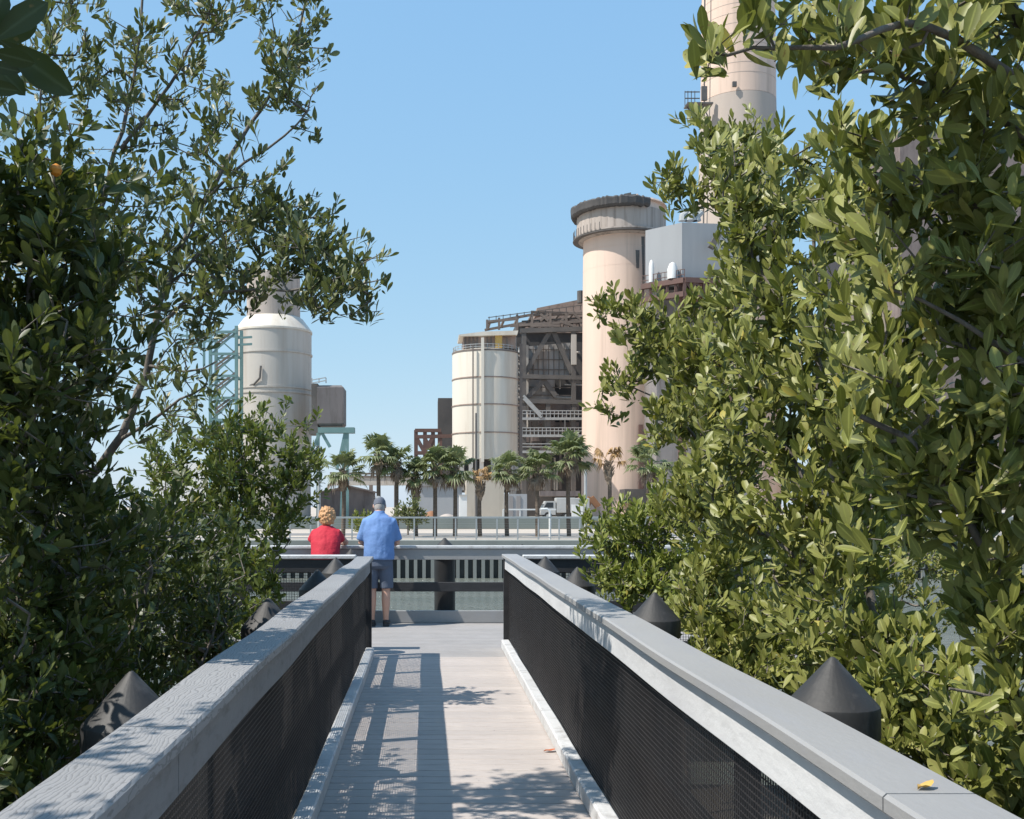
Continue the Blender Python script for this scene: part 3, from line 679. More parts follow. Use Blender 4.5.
mb = MB(); mb.tube([(X(247, D), c[1]-r*.8, Z(385, D)), (X(254, D), c[1]-r*.97, Z(384, D)), (X(260, D), c[1]-r*1.03, Z(378, D)), (X(261, D), c[1]-r*1.03, Z(366, D))], .12, 6); mb.build('bent_pipe', 'steel_dark', t)
# teal stair tower
D = 112
t = thing('stair_tower', 'teal steel lattice tower in front of the large cream tank', 'steel tower', (X(222, D), D, BANK))
mb = MB()
for off in (0, 3):
    bars(mb, D, [(210.5, 520, 210.5, 326), (236.5, 520, 236.5, 326)], .32, off)
mb.build('columns', 'teal', t)
mb = MB()
for k in range(9):
    yy = 332+k*22
    bars(mb, D, [(210, yy, 237, yy)], .26, -.05); bars(mb, D, [(211, yy+22, 236, yy), (211, yy+11, 224, yy)], .16, .1)
mb.build('front_braces', 'teal', t); mb = MB()
for k in range(9):
    yy = 332+k*22; bars(mb, D, [(210, yy, 237, yy)], .2, 3); bars(mb, D, [(211, yy, 236, yy+22)], .14, 2.9)
mb.build('rear_braces', 'teal', t)
mb = MB()
for k in range(9):
    yy = 332+k*22; bars(mb, D, [(213, yy+10, 234, yy-6), (213, yy+14, 234, yy-2)], .2, 1.5)
mb.build('stairs', 'steel_brown', t)
mb = MB(); bars(mb, D, [(180, 342, 212, 341), (180, 336, 212, 335), (236, 338, 252, 337), (236, 345, 252, 344)], .2)
for px in (181, 187, 193, 199, 205): bars(mb, D, [(px, 343, px, 328 if px == 187 else 334)], .14)
bars(mb, D, [(186, 342, 204, 350), (204, 341, 204, 366)], .22); mb.build('platform', 'teal', t)
# hopper on teal frame
D = 118
t = thing('hopper', 'brown grey box hopper on a teal steel frame right of the large cream tank', 'hopper', (X(327, D), D, BANK))
mb = MB(); mb.bbox(X(317, D), X(343.5, D), D, D+4, Z(425.5, D), Z(385, D), .25); mb.build('box_body', 'hopper_dark', t)
pxbox(MB(), 311, 383, 317.3, 427, D, 4, .4).build('side_panel', 'steel_dark', t)
mb = MB(); pxbox(mb, 318, 427.5, 354.5, 433, D, 1.4, -.3); mb.build('main_beam', 'teal', t)
pxbox(MB(), 309, 426, 318, 434, D, 3).build('motor_box', 'steel_dark', t)
mb = MB(); bars(mb, D, [(347.5, 433, 347.5, 520), (345, 433, 337, 470), (345, 433, 341, 520), (320, 433, 312, 450), (322, 433, 330, 447), (318, 433, 318, 520)], .3); mb.build('legs', 'teal', t)
mb = MB(); bars(mb, D, [(312, 383, 326, 380.5), (312, 380, 326, 377.5), (312, 384, 312, 378), (319, 383, 319, 378), (326, 383, 326, 378)], .1); mb.build('guard_rail', 'galv', t)

# low buildings and clutter behind the palms
D = 150
t = thing('conveyor_bridge', 'pale enclosed conveyor bridge on posts behind the palms on the left', 'conveyor', (X(375, D), D, BANK))
pxbox(MB(), 330, 477, 412, 485, D, 3).build('gallery', 'tank_grey', t)
mb = MB()
for k in range(13): bars(mb, D, [(332+k*6.5, 476.5, 335+k*6.5, 473)], .2); 
bars(mb, D, [(330, 473, 412, 474.5), (330, 476.5, 412, 476.5)], .25); mb.build('truss', 'steel_brown', t)
mb = MB(); bars(mb, D, [(345, 485, 345, 515), (371, 485, 371, 515), (396, 485, 396, 515)], .5); mb.build('legs', 'steel_brown', t)
t = thing('warehouse', 'brown roofed low warehouse behind the left palms', 'warehouse', (X(352, 125), 125, BANK))
mb = MB(); mb.prism([(X(318, 125), BANK), (X(372, 125), BANK), (X(372, 125), Z(492, 125)), (X(350, 125), Z(487, 125)), (X(318, 125), Z(493, 125))], 125, 133); mb.build('wall', 'clad_brown', t)
mb = MB(); mb.prism([(X(316, 125), Z(493.5, 125)), (X(350, 125), Z(487.2, 125)), (X(374, 125), Z(492.5, 125)), (X(374, 125), Z(491, 125)), (X(350, 125), Z(485.5, 125)), (X(316, 125), Z(492, 125))], 124.5, 133.5); mb.build('roof', 'clad_rust', t)
t = thing('warehouse', 'blue grey low warehouse behind the middle palms', 'warehouse', (X(440, 120), 120, BANK))
pxbox(MB(), 418, 486, 462, 521, 120, 8).build('wall', 'clad_white', t)
MB().prism([(X(417, 120), Z(486, 120)), (X(463, 120), Z(486, 120)), (X(456, 120), Z(481, 120)), (X(424, 120), Z(480, 120))], 119.7, 128.3).build('roof', 'clad_grey', t)
t = thing('warehouse', 'long pale warehouse with dark doors just behind the low wall, right of the concrete block', 'warehouse', (X(519, 110), 110, BANK))
pxbox(MB(), 505, 494, 527, 521, 110, 6).build('wall', 'clad_white', t)
for a in (509, 516.5): pxbox(MB(), a, 496, a+4, 521, 110, .3, -.1).build('door', 'clad_grey', t)
single(pxbox(MB(), 150, 463, 215, 521, 140, 10).build('white_hall', 'white'), 'low white building seen through the left tree', 'building')
single(pxbox(MB(), 572, 504.5, 583, 520, 95, .3).build('white_board', 'white'), 'white board standing beside the lamp post at the chimney foot', 'board')
t = thing('lamp_post', 'grey lamp post with a dark lamp head in front of the short chimney', 'lamp post', (X(585, 60), 60, BANK))
MB().tube([P(585.5, 532, 60), P(585.5, 467, 60)], [.10, .075], 10).build('post', 'galv', t, True)
MB().lathe((X(585.5, 60), 60), [(.07, Z(467.5, 60)), (.22, Z(466, 60)), (.2, Z(463.5, 60)), (.05, Z(462.5, 60))], 12).build('lamp_head', 'galv', t, True)
t = thing('lattice_pole', 'thin grey post beside the hopper legs, left of the red shirt', 'pole', (X(319, 60), 60, BANK))
MB().tube([P(319, 532, 60), P(319, 462, 60)], .09, 8).build('pole', 'galv', t)

def truck(x0, D, label, s=1.0, L=4.6):
    t = thing('truck', label, 'truck', (x0, D, BANK), 'white trucks parked behind the wall')
    z = BANK; y1 = D+1.9
    mb = MB(); mb.prism([(x0, z+.55), (x0+1.55, z+.55), (x0+1.55, z+2.0), (x0+.5, z+2.0), (x0+.12, z+1.25), (x0, z+1.15)], D, y1); mb.build('cab', 'truck_paint', t)
    MB().bbox(x0+1.65, x0+L, D-.05, y1+.05, z+.75, z+2.35, .05).build('cargo_box', 'truck_paint', t)
    MB().box(x0+.2, x0+L-.1, D+.3, y1-.3, z+.45, z+.74).build('chassis', 'steel_dark', t)
    MB().prism([(x0+.3, z+1.3), (x0+1.3, z+1.3), (x0+1.3, z+1.85), (x0+.62, z+1.85)], D-.015, D+.02).build('side_window', 'glass', t)
    MB().add([(x0+.13, D+.15, z+1.29), (x0+.13, y1-.15, z+1.29), (x0+.47, y1-.15, z+1.93), (x0+.47, D+.15, z+1.93)], [(0, 1, 2, 3)]).build('windscreen', 'glass', t)
    for wx in (x0+.75, x0+L-.95):
        for yy in (D-.02, y1-.23):
            mb = MB(); k = 20
            mb.tube([(wx, yy, z+.42), (wx, yy+.25, z+.42)], .42, k); wh = mb.build('wheel', 'tyre', t, True)
            mb = MB(); mb.tube([(wx, yy-.012, z+.42), (wx, yy+.262, z+.42)], .2, k); rim = mb.build('rim', 'galv', wh if False else t, True); rim.parent = wh
    MB().box(x0-.02, x0+.01, D+.15, D+.45, z+.75, z+.95).build('headlight', 'eye', t); MB().box(x0-.02, x0+.01, y1-.45, y1-.15, z+.75, z+.95).build('headlight', 'eye', t)
truck(X(541, 112), 112, 'white box truck behind the low wall, the nearer to the concrete block of the two', L=2.75+.9)
truck(X(556, 116), 116, 'white box truck behind the low wall, parked nearer the short chimney', L=2.75+.9)
single(pxbox(MB(), 540, 491, 580, 496, 122, 5).build('awning', 'clad_brown'), 'brown flat canopy above the white trucks', 'canopy')
# orange machine with boom
D = 118
t = thing('excavator', 'rusty orange excavator with folded boom at the foot of the short chimney', 'excavator', (X(590, D), D, BANK))
MB().bbox(X(580, D), X(588, D), D, D+2.4, Z(511, D), Z(502, D), .1).build('cab', 'orange', t)
MB().prism([(X(581, D), Z(508, D)), (X(586, D), Z(508, D)), (X(586, D), Z(503.2, D)), (X(581, D), Z(503.2, D))], D-.03, D-.005).build('cab_window', 'glass', t)
mb = MB(); bars(mb, D, [(577, 503, 583, 499), (583, 499, 588, 502)], .7, 1.0); mb.build('counter_arm', 'orange', t)
mb = MB(); bars(mb, D, [(587, 508, 592.5, 497.5), (592.5, 497.5, 600, 507)], .65, 1.2); mb.build('boom', 'orange', t)
MB().prism([(X(598, D), Z(507, D)), (X(601.5, D), Z(507, D)), (X(601, D), Z(511, D)), (X(597.5, D), Z(511.5, D))], D+.6, D+1.8).build('bucket', 'steel_brown', t)
for dy in (.1, 1.7):
    MB().prism([(X(578, D), BANK+.05), (X(590, D), BANK+.05), (X(591, D), BANK+.5), (X(590, D), BANK+.95), (X(578, D), BANK+.95), (X(577, D), BANK+.5)], D+dy, D+dy+.6).build('track', 'tyre', t)
# heaps of material
def heap(x0, x1, D, zt, mat, label):
    mb = MB(); nx = 26; ny = 8; vs = []; dp = 3.0
    for j in range(ny+1):
        for i in range(nx+1):
            u, v = i/nx, j/ny; x = x0+(x1-x0)*u; y = D+dp*v
            h = (math.sin(math.pi*u)**.5)*math.sin(math.pi*v)*(zt-BANK)*(.8+.5*mnoise.noise(Vector((x*.8, y*.8, zt))))
            vs.append((x, y, BANK+max(0, h)-.01))
    fs = [(j*(nx+1)+i, j*(nx+1)+i+1, (j+1)*(nx+1)+i+1, (j+1)*(nx+1)+i) for j in range(ny) for i in range(nx)]
    mb.add(vs, fs); return single(mb.build('material_heap', mat, smooth=True), label, 'heap')
heap(X(414, 95), X(438, 95), 95, Z(508, 95), 'orange', 'orange brown heap of material behind the low wall, between palms')
heap(X(436, 97), X(460, 97), 97, Z(512.5, 97), 'conc_grey', 'grey and rust coloured heap of material left of the white booth')

# ------------------------------------------------------------------ palms
def palm(px, py, D, label, dead=False, crown=1.0, nf=28, bulb=1.0, kind='palm_tree', grp='sabal palms along the far bank'):
    g = random.Random(int(px*7+py)); x = X(px, D); zc = Z(py, D)
    t = thing(kind, label, 'palm tree', (x, D, BANK), grp)
    H = zc-BANK; lean = g.uniform(-.05, .05)
    pts = []; rad = []
    for k in range(9):
        u = k/8; pts.append((x+lean*math.sin(u*3), D, BANK+H*u)); rad.append((.105-.02*u)*(1 if u < .62 else 1.0))
    MB().tube(pts, rad, 12).build('trunk', 'palmtrunk', t, True)
    bm_ = MB()
    for k in range(70):                                   # old leaf bases
        u = g.uniform(.0, 1); a = g.uniform(0, 6.28); zz = zc-.85*bulb*u; rr = .09+.06*bulb*math.sin(math.pi*u)
        p = Vector((x+rr*math.cos(a), D+rr*math.sin(a), zz)); bm_.bar(p, p+Vector((.10*math.cos(a), .10*math.sin(a), .17)), .06, .03)
    bm_.lathe((x, D), [(.095, zc-.95*bulb), (.15, zc-.6*bulb), (.16, zc-.3*bulb), (.07, zc+.05)], 12)
    bm_.build('boots', 'palmboot', t)
    def fronds(mb, count, elo, ehi, size, sparse=1.0, droop=.5):
        for k in range(count):
            az = g.uniform(0, 2*math.pi); el_ = R(g.uniform(elo, ehi)); L = g.uniform(.45, .8)*size*crown*1.08
            d = Vector((math.cos(az)*math.cos(el_), math.sin(az)*math.cos(el_), math.sin(el_))); side = Vector((-math.sin(az), math.cos(az), 0))
            up = side.cross(d)*-1; base = Vector((x, D, zc)); hub = base+d*L+Vector((0, 0, -.08*L))
            rr = g.random(); mb.bar(base, hub, .025, .02, rr)
            FR = g.uniform(.46, .66)*size*crown*1.08; nb = 15
            for q in range(nb):
                if g.random() > sparse: continue
                th = R(-105+210*q/(nb-1)); bd = (d*math.cos(th)+side*math.sin(th)).normalized()
                l = FR*(1-.25*abs(math.sin(th))**2)*g.uniform(.85, 1.1)
                m1 = hub+bd*l*.55+up*(.06*l); m2 = hub+bd*l+Vector((0, 0, -droop*l*g.uniform(.5, 1.2)))
                wv_ = bd.cross(up).normalized()*(.052*size*crown)
                mb.add([hub, m1-wv_, m1+wv_, m1+up*.03, m2], [(0, 1, 3), (0, 3, 2), (1, 4, 3), (3, 4, 2)], min(.9, rr*.7+g.random()*.2))
    if dead:
        mb = MB(); fronds(mb, 9, -5, 55, .75, .75, .9); mb.build('dead_fronds', 'palmdead', t)
    else:
        mb = MB(); fronds(mb, nf, -30, 82, 1.0, .92, .34); mb.build('crown', 'palmleaf', t)
        mb = MB(); fronds(mb, 6, -70, -40, .75, .8, .7); mb.build('dead_fronds', 'palmboot', t)
DP = 49
for px, py, l, kw in (
    (343, 471, 'dark palm at the far left of the row, behind the red shirted woman', dict(nf=26)),
    (378, 455, 'tallest palm of the left group, directly above the blue shirted man', dict(crown=1.0, nf=24)),
    (397, 462, 'palm with a bulky trunk right behind the tallest one of the left group', dict(crown=.85, nf=26)),
    (416, 476, 'shorter palm with a thick shaggy trunk, left of two green ones', dict(crown=.85, bulb=1.4)),
    (435, 468, 'full green palm standing left of the silo edge', dict()),
    (455, 469, 'full green palm in front of the left edge of the silo', dict()),
    (507, 471, 'low green palm right of the concrete block', dict(crown=.9)),
    (537.5, 470, 'wide green palm in front of the dark boiler structure', dict(crown=.95)),
    (569, 456, 'tall wide crowned palm just left of the short chimney', dict(crown=1.05, nf=38)),
    (649, 463, 'palm at the right edge of the short chimney, above the shrubs', dict(crown=1.0))):
    palm(px, py, DP+rng.uniform(-.4, .8), l, **kw)
palm(480, 478, DP, 'nearly bare brown palm in front of the concrete block', dead=True, bulb=1.1, crown=.8)
palm(609, 462, DP, 'dying palm with yellow brown fronds in front of the short chimney', dead=True, bulb=1.1, crown=1.15)

# ------------------------------------------------------------------ leafy trees
ST_T = [0, .14, .34, .56, .78, .93, 1.0]; ST_W = [.02, .15, .36, .5, .44, .22, .0]
def leaf_mesh(name, pos, dirs, lens, mat, parent, wr=.44, seed=0, lod=1, nup=.7, face=None, nvec=None):
    """pos,dirs: (n,3); each leaf a folded, curved obovate blade"""
    g = np.random.default_rng(seed); n_ = len(pos)
    d = dirs/np.linalg.norm(dirs, axis=1, keepdims=True)
    upv = g.normal(0, 1, (n_, 3))*.75+np.array(nvec if nvec else [S.x, S.y, S.z])*nup+np.array([0, 0, .15])
    if face is not None: upv = upv*.35+np.array(face)
    s = np.cross(d, upv); s /= np.linalg.norm(s, axis=1, keepdims=True)+1e-9
    nr = np.cross(s, d)
    T = ST_T if lod else [0, .4, .75, 1.0]; W = ST_W if lod else [.02, .42, .42, 0]
    k = len(T); curve = g.uniform(-.10, .22, n_); fold = g.uniform(.10, .35, n_); L = lens; wd = L*wr*g.uniform(.85, 1.12, n_)
    V = np.zeros((n_, 3*k, 3))
    for i, (t_, w_) in enumerate(zip(T, W)):
        cpt = pos+d*(L*t_)[:, None]-nr*(curve*L*t_*t_)[:, None]
        lift = nr*(fold*wd*w_)[:, None]; sd = s*(wd*w_)[:, None]
        V[:, 3*i] = cpt-sd+lift; V[:, 3*i+1] = cpt; V[:, 3*i+2] = cpt+sd+lift
    fs = []
    for i in range(k-1): fs += [(3*i, 3*i+1, 3*i+4, 3*i+3), (3*i+1, 3*i+2, 3*i+5, 3*i+4)]
    fs = np.array(fs); nf = len(fs)
    idx = (fs[None]+(np.arange(n_)*3*k)[:, None, None]).reshape(-1)
    off = np.array(parent['_o'])
    me = bpy.data.meshes.new(name); nv = n_*3*k
    me.vertices.add(nv); me.vertices.foreach_set('co', (V.reshape(-1, 3)-off).reshape(-1).astype(np.float32))
    me.loops.add(len(idx)); me.loops.foreach_set('vertex_index', idx.astype(np.int32))
    me.polygons.add(n_*nf); me.polygons.foreach_set('loop_start', (np.arange(n_*nf)*4).astype(np.int32))
    me.polygons.foreach_set('use_smooth', np.ones(n_*nf, bool))
    me.update(calc_edges=True)
    rv = np.clip(g.random(n_)*.93+(g.random(n_) < .022)*.6, 0, 1)
    at = me.attributes.new('rnd', 'FLOAT', 'POINT'); at.data.foreach_set('value', np.repeat(rv, 3*k).astype(np.float32))
    rb = np.tile(np.array([0, 1, 0]), k*n_).astype(np.float32); at = me.attributes.new('rib', 'FLOAT', 'POINT'); at.data.foreach_set('value', rb)
    me.materials.append(M[mat]); o = bpy.data.objects.new(name, me); col.objects.link(o); o.parent = parent
    return o

def clear_of_walk(p):
    x, y, z = p
    if y > 11.2 and y < 15.6 and -4.6 < x < 4.6 and z < 2.6: return False
    if -1.16 < x < (1.68 if y < 7.6 else 1.2) and z < 1.5: return False
    if z < 1.4 and (x-1.385)**2+(y-9.75)**2 < .09: return False
    if -.80 < x < 1.10 and z < 2.25: return False
    return True

def tree(name, label, cat, base, limbs, lobes, leaf, L, seed, per=9, group=None, twr=.0030, wr=.40, lod=1, spread=1.0, clump=.10, extra=None, free=False, up=.75, dens=1.0, nup=.85, nvec=None):
    """limbs: list of (points [(px,py,D)], r0, r1); lobes: (px,py,D,rx,ry,rd,n)"""
    g = random.Random(seed); gn = np.random.default_rng(seed)
    t = thing(name, label, cat, base, group)
    nodes = []; par = []; isl = []
    lm = MB()
    for pts, r0, r1 in limbs:
        w3 = [p if isinstance(p, Vector) else P(*p) for p in pts]
        # Catmull-Rom resample
        q = []
        for i in range(len(w3)-1):
            a = w3[max(i-1, 0)]; b = w3[i]; c_ = w3[i+1]; d_ = w3[min(i+2, len(w3)-1)]
            ns = max(2, int((c_-b).length/.09))
            for k in range(ns):
                u = k/ns
                q.append(.5*((2*b)+(-a+c_)*u+(2*a-5*b+4*c_-d_)*u*u+(-a+3*b-3*c_+d_)*u**3))
        q.append(w3[-1])
        q = [p+Vector((g.gauss(0, .006), g.gauss(0, .006), g.gauss(0, .006))) for p in q]
        m_ = len(q); rad = [r0+(r1-r0)*(i/(m_-1))**.8 for i in range(m_)]
        lm.tube(q, rad, 8)
        for i, p in enumerate(q):
            nodes.append(p); par.append(-1 if i == 0 else len(nodes)-2); isl.append(True)
    # tips
    tips = []
    for (px, py, D, rx, ry, rd, n_) in lobes:
        c0 = P(px, py, D); ax, az = rx/F*D, ry/F*D
        n_ = int(n_*dens); ncl = max(1, int(n_/3.4))
        cs = []
        for k in range(ncl*6):
            v = Vector((g.uniform(-1, 1), g.uniform(-1, 1), g.uniform(-1, 1)))
            if v.length > 1: continue
            cs.append(c0+Vector((v.x*ax, v.y*rd, v.z*az)))
            if len(cs) >= ncl: break
        for k in range(n_):
            c1 = g.choice(cs); p = c1+Vector((g.gauss(0, clump), g.gauss(0, clump), g.gauss(0, clump*.9)))
            if free or clear_of_walk(p):
                if p.z > -.95: tips.append(p)
    nl = len(nodes)
    kd0 = kdtree.KDTree(nl)
    for i in range(nl): kd0.insert(nodes[i], i)
    kd0.balance()
    tips.sort(key=lambda p: kd0.find(p)[2])
    kd = kd0; since = []
    ends = []
    for ti, p in enumerate(tips):
        cand = [(d_, i) for (_, i, d_) in kd.find_n(p, 6)]+[((nodes[i]-p).length, i) for i in since]
        best = None
        for d_, i in cand:
            # prefer nodes below/inside the tip so that twigs run outward and upward
            rise = (nodes[i].z-p.z); cost = d_+max(0, rise)*.8
            if best is None or cost < best[0]: best = (cost, i, d_)
        _, i0, d_ = best
        a = nodes[i0]; ns = max(1, int(d_/.09)); last = i0
        bend = Vector((g.gauss(0, .12), g.gauss(0, .12), -abs(g.gauss(.10, .08))))*d_
        for k in range(1, ns+1):
            u = k/ns; q = a.lerp(p, u)+bend*(4*u*(1-u))*.6
            nodes.append(q); par.append(last); isl.append(False); last = len(nodes)-1; since.append(last)
        ends.append(last)
        if len(since) > 160:
            kd = kdtree.KDTree(len(nodes))
            for i in range(len(nodes)): kd.insert(nodes[i], i)
            kd.balance(); since = []
    N = len(nodes); cnt = [0]*N
    for e in ends:
        cnt[e] += 1
    for i in range(N-1, nl-1, -1):
        if par[i] >= 0: cnt[par[i]] += cnt[i]
    for i in range(nl, N):
        j = par[i]; r1 = twr*.55*max(1, cnt[i])**.42; r0 = r1 if isl[j] else twr*.55*max(1, cnt[j])**.42
        r0 = min(r0, r1*1.6)
        lm.tube([nodes[j], nodes[i]], [r0, r1], 5 if r0 > .006 else 4, cap=False)
    lm.build('trunk', 'bark', t, True, 60)
    # leaves
    pos = []; dr = []; ln = []
    U = Vector((0, 0, 1))
    for e in ends:
        p = nodes[e]; q = nodes[par[e]] if par[e] >= 0 else p-U*.1
        td = (p-q); td = td.normalized() if td.length > 1e-6 else U.copy()
        td = (td+U*g.uniform(.2, 1.0)+Vector((g.gauss(0, .3), g.gauss(0, .3), g.gauss(0, .2)))).normalized()
        a0 = td.orthogonal().normalized(); b0 = td.cross(a0)
        k = max(4, int(g.gauss(per, 2))); ph = g.uniform(0, 6.28)
        for i in range(k):
            u = i/k; th = ph+i*2.4; rad_ = a0*math.cos(th)+b0*math.sin(th)
            op = (1.25-.95*u)*spread
            d = td*1.0+rad_*op+U*up*.5+Vector((g.gauss(0, .2), g.gauss(0, .2), g.gauss(0, .2)))
            pos.append(p-td*(.09*(1-u))*(L/.06)+rad_*.004); dr.append(d); ln.append(L*(g.uniform(.45, 1.0) if g.random() < .35 else g.uniform(.8, 1.25))*(1 if u < .8 else .75))
    if extra:
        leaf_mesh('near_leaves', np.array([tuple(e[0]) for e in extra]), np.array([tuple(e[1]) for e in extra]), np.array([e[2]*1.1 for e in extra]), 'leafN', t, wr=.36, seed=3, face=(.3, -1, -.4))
    leaf_mesh('crown', np.array([tuple(v) for v in pos]), np.array([tuple(v) for v in dr]), np.array(ln), leaf, t, wr=wr, seed=seed, lod=lod, nup=nup, nvec=nvec)
    return t

# --- left: tall airy tree
DL = 5.2
limbs = [
 ([(70, 1060, DL), (74, 800, DL), (76, 640, DL), (80, 520, DL), (83, 488, DL)], .042, .034),
 ([(83, 488, DL), (98, 466, DL-.05), (121, 436, DL-.1), (140, 390, DL-.1), (150, 355, DL-.1), (160, 305, DL-.1), (178, 255, DL), (196, 215, DL), (222, 170, DL), (250, 125, DL+.1), (280, 75, DL+.1), (298, 30, DL+.2), (310, -20, DL+.2)], .024, .005),
 ([(83, 488, DL), (86, 430, DL+.1), (90, 360, DL+.15), (93, 290, DL+.2), (100, 220, DL+.2), (116, 150, DL+.25), (134, 80, DL+.3), (142, 10, DL+.3), (146, -60, DL+.3)], .024, .005),
 ([(156, 330, DL-.1), (185, 303, DL-.15), (222, 292, DL-.2), (262, 289, DL-.25), (310, 288, DL-.3), (340, 291, DL-.3), (362, 287, DL-.3)], .010, .003),
 ([(168, 285, DL), (195, 258, DL+.1), (232, 228, DL+.1), (272, 210, DL+.2), (300, 207, DL+.2)], .010, .003),
 ([(205, 200, DL), (245, 165, DL-.1), (285, 135, DL-.1), (306, 112, DL-.1), (318, 84, DL-.1)], .009, .003),
 ([(93, 300, DL+.2), (65, 240, DL), (45, 170, DL), (40, 100, DL), (50, 40, DL)], .012, .003),
 ([(120, 150, DL+.2), (160, 100, DL+.2), (190, 50, DL+.1), (215, 0, DL+.1), (230, -40, DL+.1)], .012, .004),
 ([(118, 440, DL-.1), (150, 425, DL-.2), (180, 400, DL-.3), (205, 385, DL-.3)], .011, .004),
 ([(150, 365, DL-.1), (185, 372, DL-.2), (215, 362, DL-.2)], .009, .003),
 ([(83, 488, DL), (60, 430, DL-.3), (30, 380, DL-.4), (5, 330, DL-.4)], .022, .006),
]
lobes = [
 (110, 40, DL+.2, 75, 60, .5, 70), (205, 30, DL+.2, 55, 50, .5, 55), (292, 25, DL+.2, 36, 48, .35, 46), (275, 85, DL, 42, 36, .35, 34),
 (50, 80, DL, 45, 60, .4, 40), (120, 130, DL+.2, 70, 55, .5, 52), (205, 115, DL+.1, 60, 50, .4, 38), (150, 200, DL+.1, 75, 45, .45, 46),
 (235, 190, DL, 55, 35, .4, 42), (285, 215, DL+.1, 38, 24, .35, 34), (255, 255, DL, 60, 30, .4, 62), (305, 256, DL-.1, 34, 22, .32, 52),
 (340, 274, DL-.3, 30, 12, .22, 36), (368, 279, DL-.3, 12, 7, .1, 9), (318, 297, DL-.2, 34, 10, .22, 22), (215, 290, DL-.1, 45, 22, .35, 40), (165, 290, DL, 55, 40, .4, 42), (180, 340, DL-.2, 22, 20, .3, 12),
 (70, 260, DL+.2, 45, 50, .45, 50), (115, 255, DL+.2, 35, 40, .35, 28), (60, 345, DL+.1, 45, 45, .45, 46), (170, 395, DL-.2, 28, 18, .25, 20), (40, 400, DL-.2, 45, 40, .4, 40), (120, 330, DL+.1, 22, 35, .3, 12)]
t = tree('mangrove_tree', 'tall airy tree on the left with forked grey trunk and open crown against the sky', 'tree', P(70, 1060, DL), limbs, lobes, 'leafL', .057, 21, dens=1.4, per=9, group='mangrove trees', clump=.085, up=1.1, wr=.37, nup=1.1)

# --- left edge: dense darker tree, close
D2 = 3.9
limbs = [([(-60, 1200, D2), (-40, 800, D2), (-20, 600, D2), (-5, 480, D2), (15, 400, D2)], .05, .03), ([(15, 400, D2), (30, 320, D2), (35, 250, D2), (48, 190, D2)], .02, .005),
 ([(-5, 480, D2), (30, 420, D2-.2), (55, 370, D2-.2), (70, 320, D2-.2)], .016, .004), ([(0, 470, D2), (-30, 380, D2), (-40, 260, D2), (-10, 190, D2)], .016, .004),
 ([(0, 500, D2), (50, 480, D2), (90, 470, D2)], .012, .004)]
lobes = [(35, 190, D2, 62, 42, .4, 95), (80, 235, D2, 45, 40, .35, 60), (-30, 260, D2, 60, 80, .5, 60), (40, 300, D2, 75, 60, .5, 130), (20, 390, D2, 80, 60, .55, 130), (40, 470, D2, 75, 50, .5, 105), (-40, 400, D2, 50, 120, .5, 60)]
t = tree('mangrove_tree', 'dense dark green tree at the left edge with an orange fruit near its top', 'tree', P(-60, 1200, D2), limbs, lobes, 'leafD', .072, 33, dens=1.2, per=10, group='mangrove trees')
fp = P(56, 170, D2-.35)
MB().loft([(fp+Vector((0, 0, -.022)), (.004, 0, 0), (0, .004, 0)), (fp+Vector((0, 0, -.014)), (.016, 0, 0), (0, .016, 0)), (fp, (.021, 0, 0), (0, .021, 0)), (fp+Vector((0, 0, .012)), (.017, 0, 0), (0, .017, 0)), (fp+Vector((0, 0, .021)), (.004, 0, 0), (0, .004, 0))], 12).build('orange_fruit', 'orange_leaf', t, True)

# --- left understorey
limbs = [([(20, 1250, 4.0), (20, 900, 4.0), (30, 700, 4.0), (40, 600, 4.0)], .03, .008), ([(20, 900, 4.0), (70, 760, 4.3), (90, 680, 4.4)], .02, .006), ([(20, 1250, 4.0), (-40, 1000, 3.6), (-60, 800, 3.4)], .02, .006)]
lobes = [(50, 560, 4.2, 85, 55, .5, 150), (20, 650, 3.9, 75, 60, .5, 150), (-20, 760, 3.3, 60, 70, .4, 110), (80, 670, 4.6, 55, 55, .4, 110), (40, 740, 3.8, 45, 50, .35, 90), (110, 730, 5.0, 40, 50, .35, 70), (-60, 600, 3.4, 60, 120, .5, 70), (60, 620, 4.8, 70, 80, .4, 120), (20, 820, 3.1, 35, 40, .2, 40)]
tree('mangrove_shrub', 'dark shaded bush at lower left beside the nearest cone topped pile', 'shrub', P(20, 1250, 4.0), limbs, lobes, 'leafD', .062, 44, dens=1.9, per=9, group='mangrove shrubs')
limbs = [([(120, 1000, 5.6), (130, 800, 5.6), (140, 650, 5.6), (150, 560, 5.6)], .03, .008), ([(130, 800, 5.6), (190, 690, 5.8), (220, 610, 5.9)], .02, .005), ([(130, 800, 5.6), (80, 680, 5.3), (60, 600, 5.3)], .02, .005)]
lobes = [(140, 540, 5.8, 70, 55, .5, 120), (170, 620, 6.0, 75, 60, .5, 160), (120, 680, 5.4, 60, 50, .4, 110), (215, 590, 6.6, 40, 50, .35, 70), (60, 540, 5.2, 60, 50, .5, 70), (150, 740, 5.2, 50, 50, .4, 50), (205, 655, 6.3, 30, 35, .25, 40)]
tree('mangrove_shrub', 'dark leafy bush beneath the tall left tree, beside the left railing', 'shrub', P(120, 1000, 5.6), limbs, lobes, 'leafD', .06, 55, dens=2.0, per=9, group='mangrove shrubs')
D4 = 8.6
limbs = [([(215, 840, D4), (220, 700, D4), (228, 600, D4), (238, 520, D4), (245, 460, D4)], .03, .008), ([(228, 600, D4), (270, 530, D4), (300, 470, D4), (318, 445, D4)], .016, .004), ([(222, 680, D4), (190, 600, D4), (170, 520, D4), (165, 470, D4)], .02, .005), ([(228, 600, D4), (265, 570, D4), (290, 540, D4)], .012, .004)]
